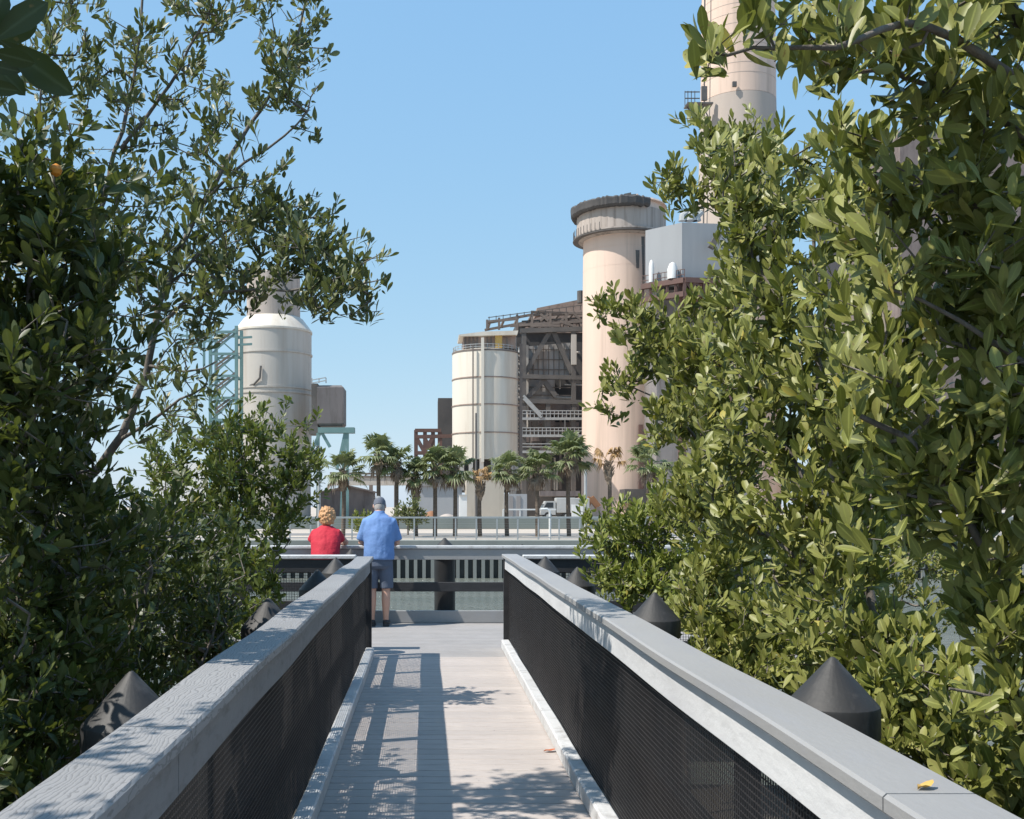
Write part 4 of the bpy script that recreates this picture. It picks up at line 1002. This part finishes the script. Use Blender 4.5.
lobes = [(240, 430, D4, 40, 26, .4, 60), (205, 465, D4, 50, 40, .5, 110), (265, 460, D4, 42, 36, .45, 90), (300, 462, D4, 24, 20, .3, 30), (318, 448, D4, 14, 14, .2, 10), (292, 415, D4, 14, 14, .15, 7), (240, 520, D4, 55, 50, .5, 150), (285, 510, D4, 22, 30, .3, 45), (270, 565, D4-.3, 26, 30, .35, 55), (170, 500, D4, 45, 50, .5, 90), (230, 590, D4-.4, 45, 40, .4, 80), (165, 440, D4, 30, 30, .4, 30), (245, 632, D4-.6, 25, 25, .3, 30), (284, 540, D4, 12, 22, .2, 18)]
tree('mangrove_shrub', 'bright green rounded bush left of the red shirted woman, in front of the tank', 'shrub', P(215, 840, D4), limbs, lobes, 'leafB', .07, 66, dens=1.4, per=9, group='mangrove shrubs', lod=0)

# --- near overhanging twig, upper left corner, growing from a tree just left of the viewer
base = Vector((-1.75, .7, -1.0))
limbs = [([base, Vector((-1.7, .75, .5)), Vector((-1.5, .9, 1.6)), Vector((-1.1, 1.05, 2.05)), Vector((-.72, 1.16, 2.14)), Vector((-.55, 1.2, 2.15))], .03, .004)]
lobes = [(-720, -341, 1.9, 260, 130, .7, 34), (-330, 60, 1.1, 120, 90, .2, 8), (-300, 300, 1.0, 150, 120, .3, 10), (-740, -1050, 1.0, 330, 300, .4, 170), (-420, -420, 1.1, 250, 200, .4, 60)]
def lf(px0, py0, px1, py1, D): a = P(px0, py0, D); b = P(px1, py1, D); return (a, b-a, (b-a).length)
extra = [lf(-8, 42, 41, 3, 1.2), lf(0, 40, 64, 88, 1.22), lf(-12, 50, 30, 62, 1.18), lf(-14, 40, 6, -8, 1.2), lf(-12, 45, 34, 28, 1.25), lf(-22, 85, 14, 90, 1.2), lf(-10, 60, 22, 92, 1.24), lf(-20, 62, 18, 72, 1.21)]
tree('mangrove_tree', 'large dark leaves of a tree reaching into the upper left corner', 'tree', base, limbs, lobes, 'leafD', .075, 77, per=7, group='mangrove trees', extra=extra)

NV = (-.68, -.50, .48)      # leaves turned to the open light over the walkway
# --- right: nearest tree
D5 = 3.1
limbs = [
 ([(1120, 1400, 3.4), (1110, 1000, 3.3), (1080, 800, 3.3), (1030, 640, 3.25), (1000, 570, 3.2), (955, 500, 3.2), (905, 442, 3.2), (860, 415, 3.2)], .05, .008),
 ([(1110, 1000, 3.3), (1120, 700, 3.2), (1110, 450, 3.1), (1080, 250, 3.0), (1050, 120, 2.9), (1020, 30, 2.8), (990, -60, 2.8)], .04, .010),
 ([(1040, 95, 2.85), (985, 55, 2.75), (930, 26, 2.7), (880, 30, 2.65), (835, 44, 2.6), (795, 48, 2.6), (750, 52, 2.6), (712, 50, 2.55)], .014, .0035),
 ([(1060, 160, 2.95), (980, 110, 2.9), (915, 80, 2.9), (860, 72, 2.9), (815, 62, 2.9), (778, 63, 2.9)], .012, .003),
 ([(1080, 260, 3.0), (1010, 220, 3.0), (940, 190, 3.05), (880, 175, 3.1)], .014, .004),
 ([(1100, 420, 3.1), (1030, 370, 3.0), (960, 320, 3.0), (890, 290, 3.05)], .015, .004),
 ([(1060, 720, 3.3), (1000, 700, 3.2), (950, 690, 3.2)], .012, .004)]
lobes = [
 (985, 40, 2.9, 70, 50, .3, 34), (895, 25, 2.8, 50, 28, .25, 22), (815, 14, 2.7, 40, 18, .2, 14), (738, 30, 2.58, 14, 10, .06, 4), (770, 48, 2.7, 14, 10, .08, 3), (780, -5, 2.6, 26, 8, .1, 5),
 (925, 105, 3.0, 55, 34, .3, 19), (868, 140, 3.3, 26, 30, .2, 9), (885, 190, 3.3, 30, 30, .2, 16), (1000, 140, 3.0, 55, 50, .3, 26), (940, 200, 3.1, 60, 48, .3, 34), (1000, 275, 3.0, 55, 50, .3, 34), (930, 300, 3.2, 60, 50, .3, 38), (995, 380, 3.1, 60, 55, .3, 40), (915, 400, 3.3, 60, 50, .3, 40),
 (970, 490, 3.2, 65, 50, .3, 42), (1005, 590, 3.2, 60, 55, .3, 38), (920, 550, 3.4, 60, 55, .3, 42), (975, 670, 3.2, 60, 45, .3, 34), (1010, 750, 3.0, 50, 45, .25, 26), (1075, 300, 3.0, 45, 250, .4, 60), (1075, 600, 3.0, 45, 200, .4, 50)]
tree('mangrove_tree', 'nearest large leaved tree filling the right edge and reaching over the walkway', 'tree', P(1120, 1400, 3.4), limbs, lobes, 'leafR', .090, 88, per=9, group='mangrove trees', clump=.085, dens=1.25, wr=.36, up=1.0, nup=1.15, nvec=NV)

# --- right: middle tree
D6 = 4.9
limbs = [([(960, 1100, 4.8), (940, 850, 4.8), (900, 700, 4.8), (860, 560, 4.9), (830, 450, 4.9), (815, 350, 4.9), (815, 260, 5.0), (812, 190, 5.0)], .045, .007),
 ([(860, 560, 4.9), (800, 470, 5.0), (760, 410, 5.2), (730, 360, 5.4)], .018, .004), ([(815, 350, 4.9), (780, 300, 5.1), (750, 250, 5.3), (735, 200, 5.4)], .014, .004),
 ([(830, 450, 4.9), (860, 350, 4.6), (875, 250, 4.5)], .014, .004), ([(880, 640, 4.8), (800, 560, 5.0), (750, 520, 5.3)], .016, .004)]
lobes = [
 (745, 170, 5.6, 30, 20, .25, 20), (795, 165, 5.2, 32, 26, .25, 22), (835, 165, 4.9, 26, 24, .25, 12), (770, 210, 5.4, 42, 24, .3, 34), (840, 225, 4.8, 40, 36, .3, 30), (775, 260, 5.3, 48, 34, .3, 44), (850, 295, 4.6, 50, 45, .3, 42), (755, 315, 5.4, 40, 32, .3, 38),
 (805, 335, 5.0, 50, 42, .3, 48), (860, 380, 4.5, 50, 50, .3, 44), (750, 380, 5.5, 42, 38, .3, 44), (805, 420, 5.0, 50, 42, .3, 50), (750, 450, 5.5, 40, 38, .3, 44), (860, 470, 4.5, 50, 48, .3, 42), (800, 510, 5.0, 50, 42, .3, 48),
 (745, 520, 5.5, 40, 36, .3, 42), (850, 560, 4.6, 50, 46, .3, 42), (790, 590, 5.1, 46, 40, .3, 44), (870, 640, 4.5, 50, 46, .3, 42), (815, 660, 4.9, 40, 36, .3, 36), (925, 680, 4.2, 46, 46, .3, 36), (885, 715, 4.4, 36, 36, .25, 26), (870, 500, 5.6, 70, 150, .4, 90)]
tree('mangrove_tree', 'broad olive green tree on the right, between the nearest tree and the tall chimney', 'tree', P(960, 1100, 4.8), limbs, lobes, 'leafR', .086, 99, per=9, group='mangrove trees', clump=.085, dens=1.4, wr=.36, up=1.0, nup=1.15, nvec=NV)
D6 = 7.3
limbs = [([(760, 900, D6), (755, 760, D6), (745, 620, D6), (730, 500, D6), (722, 400, D6), (734, 320, D6), (738, 240, D6), (722, 165, D6)], .05, .006),
 ([(730, 500, D6), (690, 430, 7.6), (650, 395, 7.9), (622, 385, 8.0)], .02, .004), ([(724, 390, D6), (680, 335, 7.6), (640, 310, 7.9), (606, 302, 8.1)], .018, .004),
 ([(737, 250, D6), (715, 205, D6), (694, 192, D6), (675, 188, D6)], .008, .003), ([(740, 580, D6), (700, 530, 7.6), (670, 500, 7.8)], .015, .004)]
lobes = [
 (705, 140, D6, 22, 14, .25, 18), (745, 150, D6, 30, 18, .3, 40), (770, 185, 7.0, 26, 24, .3, 34), (680, 185, D6, 18, 16, .25, 20), (712, 185, D6, 30, 20, .3, 40), (745, 232, 7.0, 18, 18, .3, 20), (742, 285, 6.8, 22, 20, .3, 26), (700, 306, 7.5, 26, 12, .3, 22),
 (640, 314, 7.9, 26, 14, .3, 30), (608, 312, 8.1, 12, 12, .2, 12), (660, 345, 7.8, 34, 20, .35, 50), (700, 350, 7.3, 36, 30, .35, 60), (735, 340, 6.8, 26, 36, .3, 44), (632, 378, 8.0, 20, 16, .25, 22), (612, 395, 8.1, 10, 9, .15, 7), (675, 395, 7.7, 34, 24, .35, 56),
 (720, 410, 7.0, 34, 30, .35, 56), (680, 435, 7.6, 24, 18, .3, 30), (720, 470, 7.0, 36, 32, .35, 58), (690, 500, 7.4, 28, 24, .3, 40), (720, 540, 7.0, 36, 34, .35, 56), (700, 590, 7.0, 34, 30, .35, 50), (740, 620, 6.6, 34, 30, .3, 46)]
tree('mangrove_tree', 'olive green tree whose boughs hang in front of the short chimney', 'tree', P(760, 900, D6), limbs, lobes, 'leafR', .084, 101, per=9, group='mangrove trees', clump=.085, dens=1.4, wr=.36, up=1.0, nup=1.15, nvec=NV)

# --- right: lower shrubs
D7 = 9.2
limbs = [([(690, 820, D7), (680, 700, D7), (665, 600, D7), (650, 540, D7)], .03, .006), ([(680, 700, D7), (630, 610, D7), (605, 560, D7)], .018, .004), ([(680, 700, D7), (730, 600, D7), (750, 530, D7)], .02, .005)]
lobes = [(655, 512, D7, 32, 14, .5, 60), (618, 530, D7, 28, 18, .45, 80), (690, 520, D7, 46, 30, .5, 120), (640, 565, D7, 46, 28, .5, 140), (608, 537, D7+.3, 14, 16, .3, 50), (618, 570, D7+.2, 12, 14, .3, 36), (690, 590, D7-.5, 45, 40, .5, 130), (740, 560, D7, 45, 60, .5, 130), (665, 482, D7, 12, 8, .2, 8), (695, 488, D7, 26, 16, .4, 36), (725, 640, D7-1, 40, 40, .5, 90), (630, 584, D7-.3, 22, 12, .3, 36)]
tree('mangrove_shrub', 'sunlit yellow green bush right of the walkway, at the platform', 'shrub', P(690, 820, D7), limbs, lobes, 'leafS', .078, 111, dens=1.2, wr=.37, up=1.0, nup=1.1, nvec=NV, per=9, group='mangrove shrubs', lod=0)
D8 = 6.6
limbs = [([(800, 930, D8), (790, 800, D8), (770, 700, D8), (750, 640, D8)], .03, .006), ([(790, 800, D8), (730, 700, D8), (700, 650, D8)], .018, .004)]
lobes = [(745, 620, D8, 45, 40, .4, 110), (700, 610, 7.4, 30, 35, .35, 60), (780, 660, D8-.2, 45, 40, .4, 110), (735, 680, D8-.3, 40, 28, .3, 70), (830, 690, D8-.5, 40, 50, .4, 80), (700, 655, D8+.1, 18, 18, .2, 24)]
tree('mangrove_shrub', 'olive bush between the second and third cone topped pile on the right', 'shrub', P(800, 930, D8), limbs, lobes, 'leafR', .078, 122, dens=1.1, wr=.37, up=1.0, nup=1.1, nvec=NV, per=9, group='mangrove shrubs')
D9 = 4.0
limbs = [([(1000, 1200, D9), (980, 950, D9), (950, 800, D9), (930, 720, D9)], .03, .006), ([(980, 950, D9), (1020, 850, D9-.3), (1040, 780, D9-.4)], .018, .004)]
lobes = [(900, 690, D9+.2, 50, 50, .35, 80), (950, 750, D9, 55, 50, .35, 95), (1005, 790, D9-.3, 45, 50, .3, 80), (890, 760, D9+.1, 30, 40, .25, 40), (1040, 700, D9-.3, 40, 90, .3, 60), (960, 830, D9-.3, 60, 40, .3, 60)]
tree('mangrove_shrub', 'leafy bush at lower right behind the nearest cone topped pile', 'shrub', P(1000, 1200, D9), limbs, lobes, 'leafR', .085, 133, dens=.9, wr=.37, up=1.0, nup=1.1, nvec=NV, per=9, group='mangrove shrubs')

D10 = 10.2
limbs = [([(860, 820, D10), (855, 700, D10), (850, 620, D10), (845, 560, D10)], .035, .008), ([(855, 700, D10), (900, 600, D10), (930, 550, D10)], .02, .005)]
lobes = [(850, 540, D10, 70, 40, .6, 120), (800, 580, D10, 50, 40, .5, 90), (920, 560, D10, 60, 50, .6, 110), (980, 600, D10-.5, 60, 50, .6, 90), (860, 610, D10-.4, 70, 40, .5, 110)]
tree('mangrove_shrub', 'wide bush half hidden behind the right hand trees at the water', 'shrub', P(860, 820, D10), limbs, lobes, 'leafR', .075, 144, per=9, group='mangrove shrubs', lod=0, dens=1.3)
D11 = 10.0
limbs = [([(60, 830, D11), (70, 700, D11), (80, 620, D11), (90, 540, D11)], .035, .008), ([(70, 700, D11), (130, 610, D11), (160, 560, D11)], .02, .005)]
lobes = [(90, 560, D11, 80, 30, .6, 120), (20, 590, D11, 60, 50, .6, 100), (150, 590, D11, 55, 45, .5, 100), (90, 640, D11-.5, 90, 40, .5, 120)]
tree('mangrove_shrub', 'dark low bush at the water behind the trunk of the tall left tree', 'shrub', P(60, 830, D11), limbs, lobes, 'leafD', .075, 155, per=9, group='mangrove shrubs', lod=0, dens=1.3)

# far shrubs on the other bank
for px, py, wpx, l in ((365, 519, 22, 'low bright shrub at the far bank fence, left of the blue shirted man'), (408, 508, 26, 'dark shrub among the palm trunks right of the blue shirted man')):
    Db = 47.0
    limbs = [([(px, 535, Db), (px, 525, Db), (px, 515, Db)], .05, .02)]
    tree('garden_shrub', l, 'shrub', P(px, 535, Db), limbs, [(px, py, Db, wpx*.6, 9, .5, 70), (px+6, py+8, Db, wpx*.6, 7, .5, 60)], 'leafS' if px < 380 else 'leafL', .2, int(px), per=7, group='shrubs along the far bank', lod=0, free=True, clump=.15)

# ------------------------------------------------------------------ people
def remesh(o, vox, smooth=3):
    m_ = o.modifiers.new('r', 'REMESH'); m_.mode = 'VOXEL'; m_.voxel_size = vox; m_.use_smooth_shade = True
    if smooth:
        s_ = o.modifiers.new('s', 'SMOOTH'); s_.iterations = smooth; s_.factor = .5
    dg = bpy.context.evaluated_depsgraph_get(); dg.update()
    me = bpy.data.meshes.new_from_object(o.evaluated_get(dg)); o.modifiers.clear()
    old = o.data; o.data = me; me.polygons.foreach_set('use_smooth', [True]*len(me.polygons)); bpy.data.meshes.remove(old)
    return o
XX, YY, ZZ = Vector((1, 0, 0)), Vector((0, 1, 0)), Vector((0, 0, 1))
def limb(mb, pts, rad, seg=12, flat=1.0):
    rings = []
    pts = [Vector(p) for p in pts]
    for i, p in enumerate(pts):
        t_ = (pts[min(i+1, len(pts)-1)]-pts[max(i-1, 0)]).normalized()
        a = t_.cross(YY if abs(t_.y) < .8 else ZZ).normalized(); b_ = t_.cross(a)
        rings.append((p, a*rad[i], b_*rad[i]*flat))
    mb.loft(rings, seg)
def hand(mb, wrist, d, up, side):
    """palm + four fingers + thumb, d = forward, side = direction of thumb"""
    d = d.normalized(); side = side.normalized(); up = up.normalized()
    mb.loft([(wrist-d*.01, side*.026, up*.019), (wrist+d*.03, side*.036, up*.017), (wrist+d*.075, side*.042, up*.016), (wrist+d*.095, side*.040, up*.013)], 12)
    for k, (o_, l) in enumerate(((.030, .072), (.010, .080), (-.010, .074), (-.029, .058))):
        b_ = wrist+d*.082+side*o_
        limb(mb, [b_, b_+d*l*.45+up*.006, b_+d*l*.78-up*.010, b_+d*l*.95-up*.026], [.0092, .0088, .008, .0065], 8)
    b_ = wrist+d*.03+side*.03
    limb(mb, [b_, b_+side*.026+d*.022-up*.004, b_+side*.034+d*.05-up*.012], [.0115, .0105, .008], 8)

def person(label, loc, H, sh, shoulder_w, hip_w, belly, lean, arms, skin='skin', leg_len=None):
    """builds the bare body facing +y; returns thing and key heights"""
    t = thing('person', label, 'person', loc)
    return t

# man in blue
ox, oy = X(379, 14.42), 14.42
t = thing('person', 'man in a blue shirt, slate shorts and grey cap leaning on the front railing', 'person', (ox, oy, 0))
O = Vector((ox, oy, 0))
body = MB()
MAN = [1.1]
def ZM(z): return z if z < .95 else .95+(z-.95)*MAN[0]
def TR(z, a, b, dy=0, dx=0): return (O+Vector((dx, dy, ZM(z))), XX*a, YY*b)
body.loft([TR(.84, .155, .115, -.005), TR(.93, .175, .13), TR(1.02, .17, .125, .005), TR(1.12, .172, .125, .02), TR(1.25, .19, .122, .045), TR(1.36, .20, .105, .07), TR(1.43, .17, .09, .09), TR(1.475, .085, .07, .105), TR(1.50, .058, .06, .115)], 24)
body.loft([TR(1.46, .060, .062, .11), TR(1.52, .056, .06, .135), TR(1.56, .056, .062, .15)], 16)
hc = O+Vector((0, .185, 1.63))
tilt = R(-28)
hu = Vector((0, math.sin(-tilt), math.cos(tilt))); hf = Vector((0, math.cos(tilt), -math.sin(-tilt)))
hd = []
for z, a, b_, f_ in ((-.125, .035, .045, .035), (-.105, .052, .065, .025), (-.07, .064, .082, .012), (-.02, .074, .094, 0), (.03, .077, .099, -.004), (.07, .072, .092, -.008), (.10, .054, .07, -.01), (.118, .02, .03, -.01)):
    hd.append((hc+hu*z+hf*f_, XX*a, hf*b_))
body.loft(hd, 24)
body.loft([(hc+hf*.088+hu*.005, XX*.008, hu*.01), (hc+hf*.105-hu*.02, XX*.014, hu*.014), (hc+hf*.113-hu*.03, XX*.01, hu*.008)], 10)   # nose
body.loft([(hc+hf*.08-hu*.062, XX*.024, hu*.008), (hc+hf*.092-hu*.062, XX*.018, hu*.005)], 10)                                  # lips
for s in (-1, 1):
    body.loft([(hc+XX*s*.072-hf*.005-hu*.01, hf*.020, hu*.030), (hc+XX*s*.086-hf*.012-hu*.006, hf*.022, hu*.034), (hc+XX*s*.092-hf*.014-hu*.006, hf*.014, hu*.024)], 12)
    # leg
    lx = s*.095
    limb(body, [O+Vector((lx*.9, 0, .90)), O+Vector((lx, 0, .75)), O+Vector((lx*1.02, .005, .60)), O+Vector((lx*1.0, .005, .50)), O+Vector((lx*1.0, -.012, .38)), O+Vector((lx*1.0, -.012, .30)), O+Vector((lx*1.0, -.005, .16)), O+Vector((lx, 0, .085)), O+Vector((lx, .005, .05))],
         [.095, .088, .072, .058, .060, .056, .042, .038, .042], 16)
    limb(body, [O+Vector((lx, -.045, .045)), O+Vector((lx, .03, .045)), O+Vector((lx+s*.01, .12, .03)), O+Vector((lx+s*.015, .18, .025))], [.032, .04, .038, .022], 12)
    # arm: upper arm out, forearm forward onto the rail
    sh_ = O+Vector((s*.175, .075, 1.412)); elb = O+Vector((s*.25, .10, 1.13)); wr = O+Vector((s*.135, .36, 1.112))
    limb(body, [sh_-XX*s*.05, sh_, sh_.lerp(elb, .3), sh_.lerp(elb, .7), elb, elb.lerp(wr, .25), elb.lerp(wr, .6), wr], [.045, .050, .047, .043, .040, .043, .035, .027], 14)
    dv = (wr-elb).normalized()*.5+Vector((-s*.35, .45, -.06)); hand(body, wr, dv, ZZ, Vector((-s, .2, .2)) if s > 0 else Vector((1, .2, .2)))
bo = body.build('body', 'skin', t); remesh(bo, .0075, 3)
for s in (-1, 1):
    ep = hc+XX*s*.03+hf*.083+hu*.012; MB().lathe((ep.x, ep.y), [(.001, ep.z-.011), (.008, ep.z-.008), (.011, ep.z), (.008, ep.z+.008), (.001, ep.z+.011)], 12).build('eye', 'eye', t, True)
sh = MB()
sh.loft([TR(.905, .212, .152, -.01), TR(.93, .213, .154, -.008), TR(1.02, .207, .15, 0), TR(1.12, .205, .148, .015), TR(1.25, .216, .142, .04), TR(1.35, .222, .125, .065), TR(1.42, .19, .108, .085), TR(1.465, .11, .085, .105), TR(1.495, .075, .074, .115)], 28)
for s in (-1, 1):
    sh_ = O+Vector((s*.172, .075, 1.412)); elb = O+Vector((s*.245, .10, 1.165))
    limb(sh, [sh_-XX*s*.06, sh_, sh_.lerp(elb, .4), sh_.lerp(elb, .75), elb], [.068, .075, .073, .071, .070], 16)
so = sh.build('shirt', 'blue_cloth', t); remesh(so, .011, 4)
me = so.data
for v in me.vertices:                                   # soft folds
    k = .0055*mnoise.noise(Vector((v.co.x*9, v.co.y*9, v.co.z*5)))+.003*mnoise.noise(Vector((v.co.x*22, v.co.y*22, v.co.z*12)))
    v.co += v.normal*k*1.5
cm = MB(); cm.loft([TR(1.465, .082, .078, .105), TR(1.50, .074, .076, .118), TR(1.512, .068, .07, .122)], 20); cm.build('collar', 'blue_cloth', t, True)
st = MB(); st.loft([TR(.98, .178, .128), TR(.90, .188, .135, -.005), TR(.82, .192, .138, -.005), TR(.78, .17, .12)], 24)
for s in (-1, 1): limb(st, [O+Vector((s*.09, 0, .86)), O+Vector((s*.098, 0, .70)), O+Vector((s*.104, .003, .58)), O+Vector((s*.106, .003, .515))], [.10, .098, .092, .09], 18)
so = st.build('shorts', 'shorts', t); remesh(so, .01, 2)
for s in (-1, 1):
    f_ = MB(); lx = s*.095
    limb(f_, [O+Vector((lx, -.07, .045)), O+Vector((lx, -.03, .05)), O+Vector((lx, .05, .05)), O+Vector((lx+s*.01, .13, .042)), O+Vector((lx+s*.015, .205, .03))], [.03, .045, .047, .047, .026], 14)
    f_.loft([(O+Vector((lx, -.005, .05)), XX*.046, YY*.05), (O+Vector((lx, -.005, .085)), XX*.045, YY*.048)], 14)
    f_.box(lx+ox-.042, lx+ox+.046, oy-.075, oy+.2, .003, .022)
    remesh(f_.build('shoe', 'shoe', t), .007, 2)
cp = MB(); cr = []
for z, a, b_, f_ in ((-.012, .084, .106, -.004), (.03, .086, .109, -.006), (.07, .081, .101, -.008), (.105, .062, .076, -.01), (.124, .026, .034, -.01), (.128, .004, .005, -.01)): cr.append((hc+hu*z+hf*f_, XX*a, hf*b_))
cp.loft(cr, 24); co_ = cp.build('cap', 'cap_cloth', t, True)
MB().loft([(hc+hf*.09+hu*.005, XX*.075, hu*.008), (hc+hf*.14+hu*.0, XX*.068, hu*.006), (hc+hf*.175-hu*.012, XX*.035, hu*.004)], 16).build('visor', 'cap_cloth', co_, True)
MB().loft([(hc+hu*.085-XX*.02-hf*.075, XX*.03, hu*.02), (hc+hu*.088-XX*.022-hf*.098, XX*.035, hu*.022)], 12).build('cap_panel', 'cap_panel', co_, True)
hr = MB(); hr.loft([(hc-hu*.085-hf*.035, XX*.052, hf*.045), (hc-hu*.05-hf*.022, XX*.071, hf*.08), (hc-hu*.0-hf*.012, XX*.080, hf*.092)], 20); hr.build('hair', 'greyhair', t, True)

# woman in red
MAN[0] = 1.0
ox, oy = X(325.5, 14.42), 14.42
O = Vector((ox, oy, 0))
t = thing('person', 'woman in a red top with short strawberry blonde curls leaning on the front railing', 'person', (ox, oy, 0))
body = MB(); ly = .12
body.loft([TR(.74, .15, .115, -.06), TR(.83, .175, .135, -.055), TR(.93, .17, .125, -.03), TR(1.03, .165, .12, .01), TR(1.14, .175, .12, .05), TR(1.24, .175, .105, .10), TR(1.31, .14, .085, .13), TR(1.345, .075, .065, .15), TR(1.37, .052, .055, .16)], 24)
body.loft([TR(1.33, .054, .056, .15), TR(1.39, .050, .053, .18), TR(1.43, .05, .055, .195)], 16)
hc = O+Vector((.005, .205, 1.485)); tilt = R(-18)
hu = Vector((0, math.sin(-tilt), math.cos(tilt))); hf = Vector((0, math.cos(tilt), -math.sin(-tilt)))
hd = []
for z, a, b_, f_ in ((-.115, .03, .04, .035), (-.095, .048, .06, .025), (-.065, .060, .076, .012), (-.02, .069, .088, 0), (.03, .072, .093, -.004), (.07, .067, .086, -.008), (.095, .05, .065, -.01), (.11, .02, .03, -.01)):
    hd.append((hc+hu*z+hf*f_, XX*a, hf*b_))
body.loft(hd, 24)
body.loft([(hc+hf*.082+hu*.005, XX*.008, hu*.01), (hc+hf*.098-hu*.02, XX*.012, hu*.012), (hc+hf*.105-hu*.028, XX*.009, hu*.007)], 10)
body.loft([(hc+hf*.075-hu*.058, XX*.022, hu*.008), (hc+hf*.086-hu*.058, XX*.016, hu*.005)], 10)
for s in (-1, 1):
    body.loft([(hc+XX*s*.067-hf*.005-hu*.01, hf*.018, hu*.027), (hc+XX*s*.080-hf*.012-hu*.006, hf*.02, hu*.03), (hc+XX*s*.085-hf*.014-hu*.006, hf*.012, hu*.02)], 12)
    lx = s*.09
    limb(body, [O+Vector((lx*.9, -.055, .80)), O+Vector((lx, -.05, .66)), O+Vector((lx, -.03, .48)), O+Vector((lx, -.02, .42)), O+Vector((lx, -.025, .32)), O+Vector((lx, -.01, .14)), O+Vector((lx, 0, .05))], [.092, .086, .062, .056, .057, .038, .036], 16)
    limb(body, [O+Vector((lx, -.04, .04)), O+Vector((lx, .03, .04)), O+Vector((lx, .11, .028)), O+Vector((lx, .165, .022))], [.028, .035, .033, .02], 12)
    sh_ = O+Vector((s*.145, .125, 1.26)); elb = O+Vector((s*(.20 if s < 0 else .265), .20, 1.135)); wr = O+Vector((s*.10 if s < 0 else .22, .40, 1.115))
    limb(body, [sh_-XX*s*.05, sh_, sh_.lerp(elb, .35), sh_.lerp(elb, .7), elb, elb.lerp(wr, .3), elb.lerp(wr, .65), wr], [.046, .052, .048, .042, .038, .039, .031, .024], 14)
    dv = (wr-elb).normalized()*.6+Vector((0, .4, -.05)); hand(body, wr, dv, ZZ, Vector((-s, .2, .2)))
bo = body.build('body', 'skin', t); remesh(bo, .0075, 3)
for s in (-1, 1):
    ep = hc+XX*s*.028+hf*.077+hu*.012; MB().lathe((ep.x, ep.y), [(.001, ep.z-.01), (.0075, ep.z-.0075), (.0105, ep.z), (.0075, ep.z+.0075), (.001, ep.z+.01)], 12).build('eye', 'eye', t, True)
sh = MB()
sh.loft([TR(.80, .205, .165, -.055), TR(.86, .207, .165, -.05), TR(.95, .198, .152, -.025), TR(1.04, .196, .145, .01), TR(1.14, .205, .145, .05), TR(1.23, .205, .128, .095), TR(1.30, .175, .105, .125), TR(1.345, .10, .08, .148), TR(1.365, .075, .07, .155)], 28)
for s in (-1, 1):
    sh_ = O+Vector((s*.15, .12, 1.262)); elb = O+Vector((s*.212, .175, 1.15))
    limb(sh, [sh_-XX*s*.06, sh_, sh_.lerp(elb, .5), elb], [.06, .064, .062, .06], 16)
so = sh.build('shirt', 'red_cloth', t); remesh(so, .011, 4)
for v in so.data.vertices:
    v.co += v.normal*(.009*mnoise.noise(Vector((v.co.x*9, v.co.y*9, v.co.z*6)))+.004*mnoise.noise(Vector((v.co.x*24, v.co.y*24, v.co.z*14))))
tr = MB(); tr.loft([TR(.90, .182, .138, -.05), TR(.80, .195, .148, -.058), TR(.72, .18, .135, -.058)], 24)
for s in (-1, 1): limb(tr, [O+Vector((s*.088, -.055, .80)), O+Vector((s*.093, -.05, .64)), O+Vector((s*.094, -.028, .44)), O+Vector((s*.094, -.02, .25)), O+Vector((s*.094, -.006, .08))], [.102, .096, .076, .07, .06], 16)
remesh(tr.build('trousers', 'dark_cloth', t), .011, 2)
for s in (-1, 1):
    f_ = MB(); lx = s*.09
    limb(f_, [O+Vector((lx, -.06, .04)), O+Vector((lx, -.02, .045)), O+Vector((lx, .05, .045)), O+Vector((lx, .12, .036)), O+Vector((lx, .185, .026))], [.027, .04, .042, .04, .022], 14)
    f_.box(lx+ox-.037, lx+ox+.037, oy-.065, oy+.18, .003, .02); remesh(f_.build('shoe', 'shoe', t), .007, 2)
hr = MB(); hr.loft([(hc-hu*.135-hf*.055, XX*.055, hf*.035), (hc-hu*.10-hf*.045, XX*.088, hf*.065), (hc-hu*.06-hf*.036, XX*.104, hf*.085), (hc-hf*.026, XX*.112, hf*.103), (hc+hu*.05-hf*.018, XX*.112, hf*.108), (hc+hu*.10-hf*.014, XX*.090, hf*.092), (hc+hu*.135-hf*.014, XX*.032, hf*.04)], 28)
g = random.Random(5)
for k in range(150):                                    # curls
    a = g.uniform(0, 6.28); z = g.uniform(-.13, .125); q = math.sqrt(max(.12, 1-(z/.15)**2))
    f_ = math.sin(a)
    if f_ > .45 and z < .06: continue
    p = hc+hu*z+XX*math.cos(a)*.112*q+hf*(f_*.106*q-.028); rr = g.uniform(.010, .017)
    hr.loft([(p-ZZ*rr, XX*rr*.3, YY*rr*.3), (p-ZZ*rr*.5, XX*rr*.9, YY*rr*.9), (p+ZZ*rr*.5, XX*rr*.9, YY*rr*.9), (p+ZZ*rr, XX*rr*.3, YY*rr*.3)], 8)
remesh(hr.build('hair', 'hair', t), .006, 4)

for o in list(bpy.data.objects):
    if '_o' in o: del o['_o']
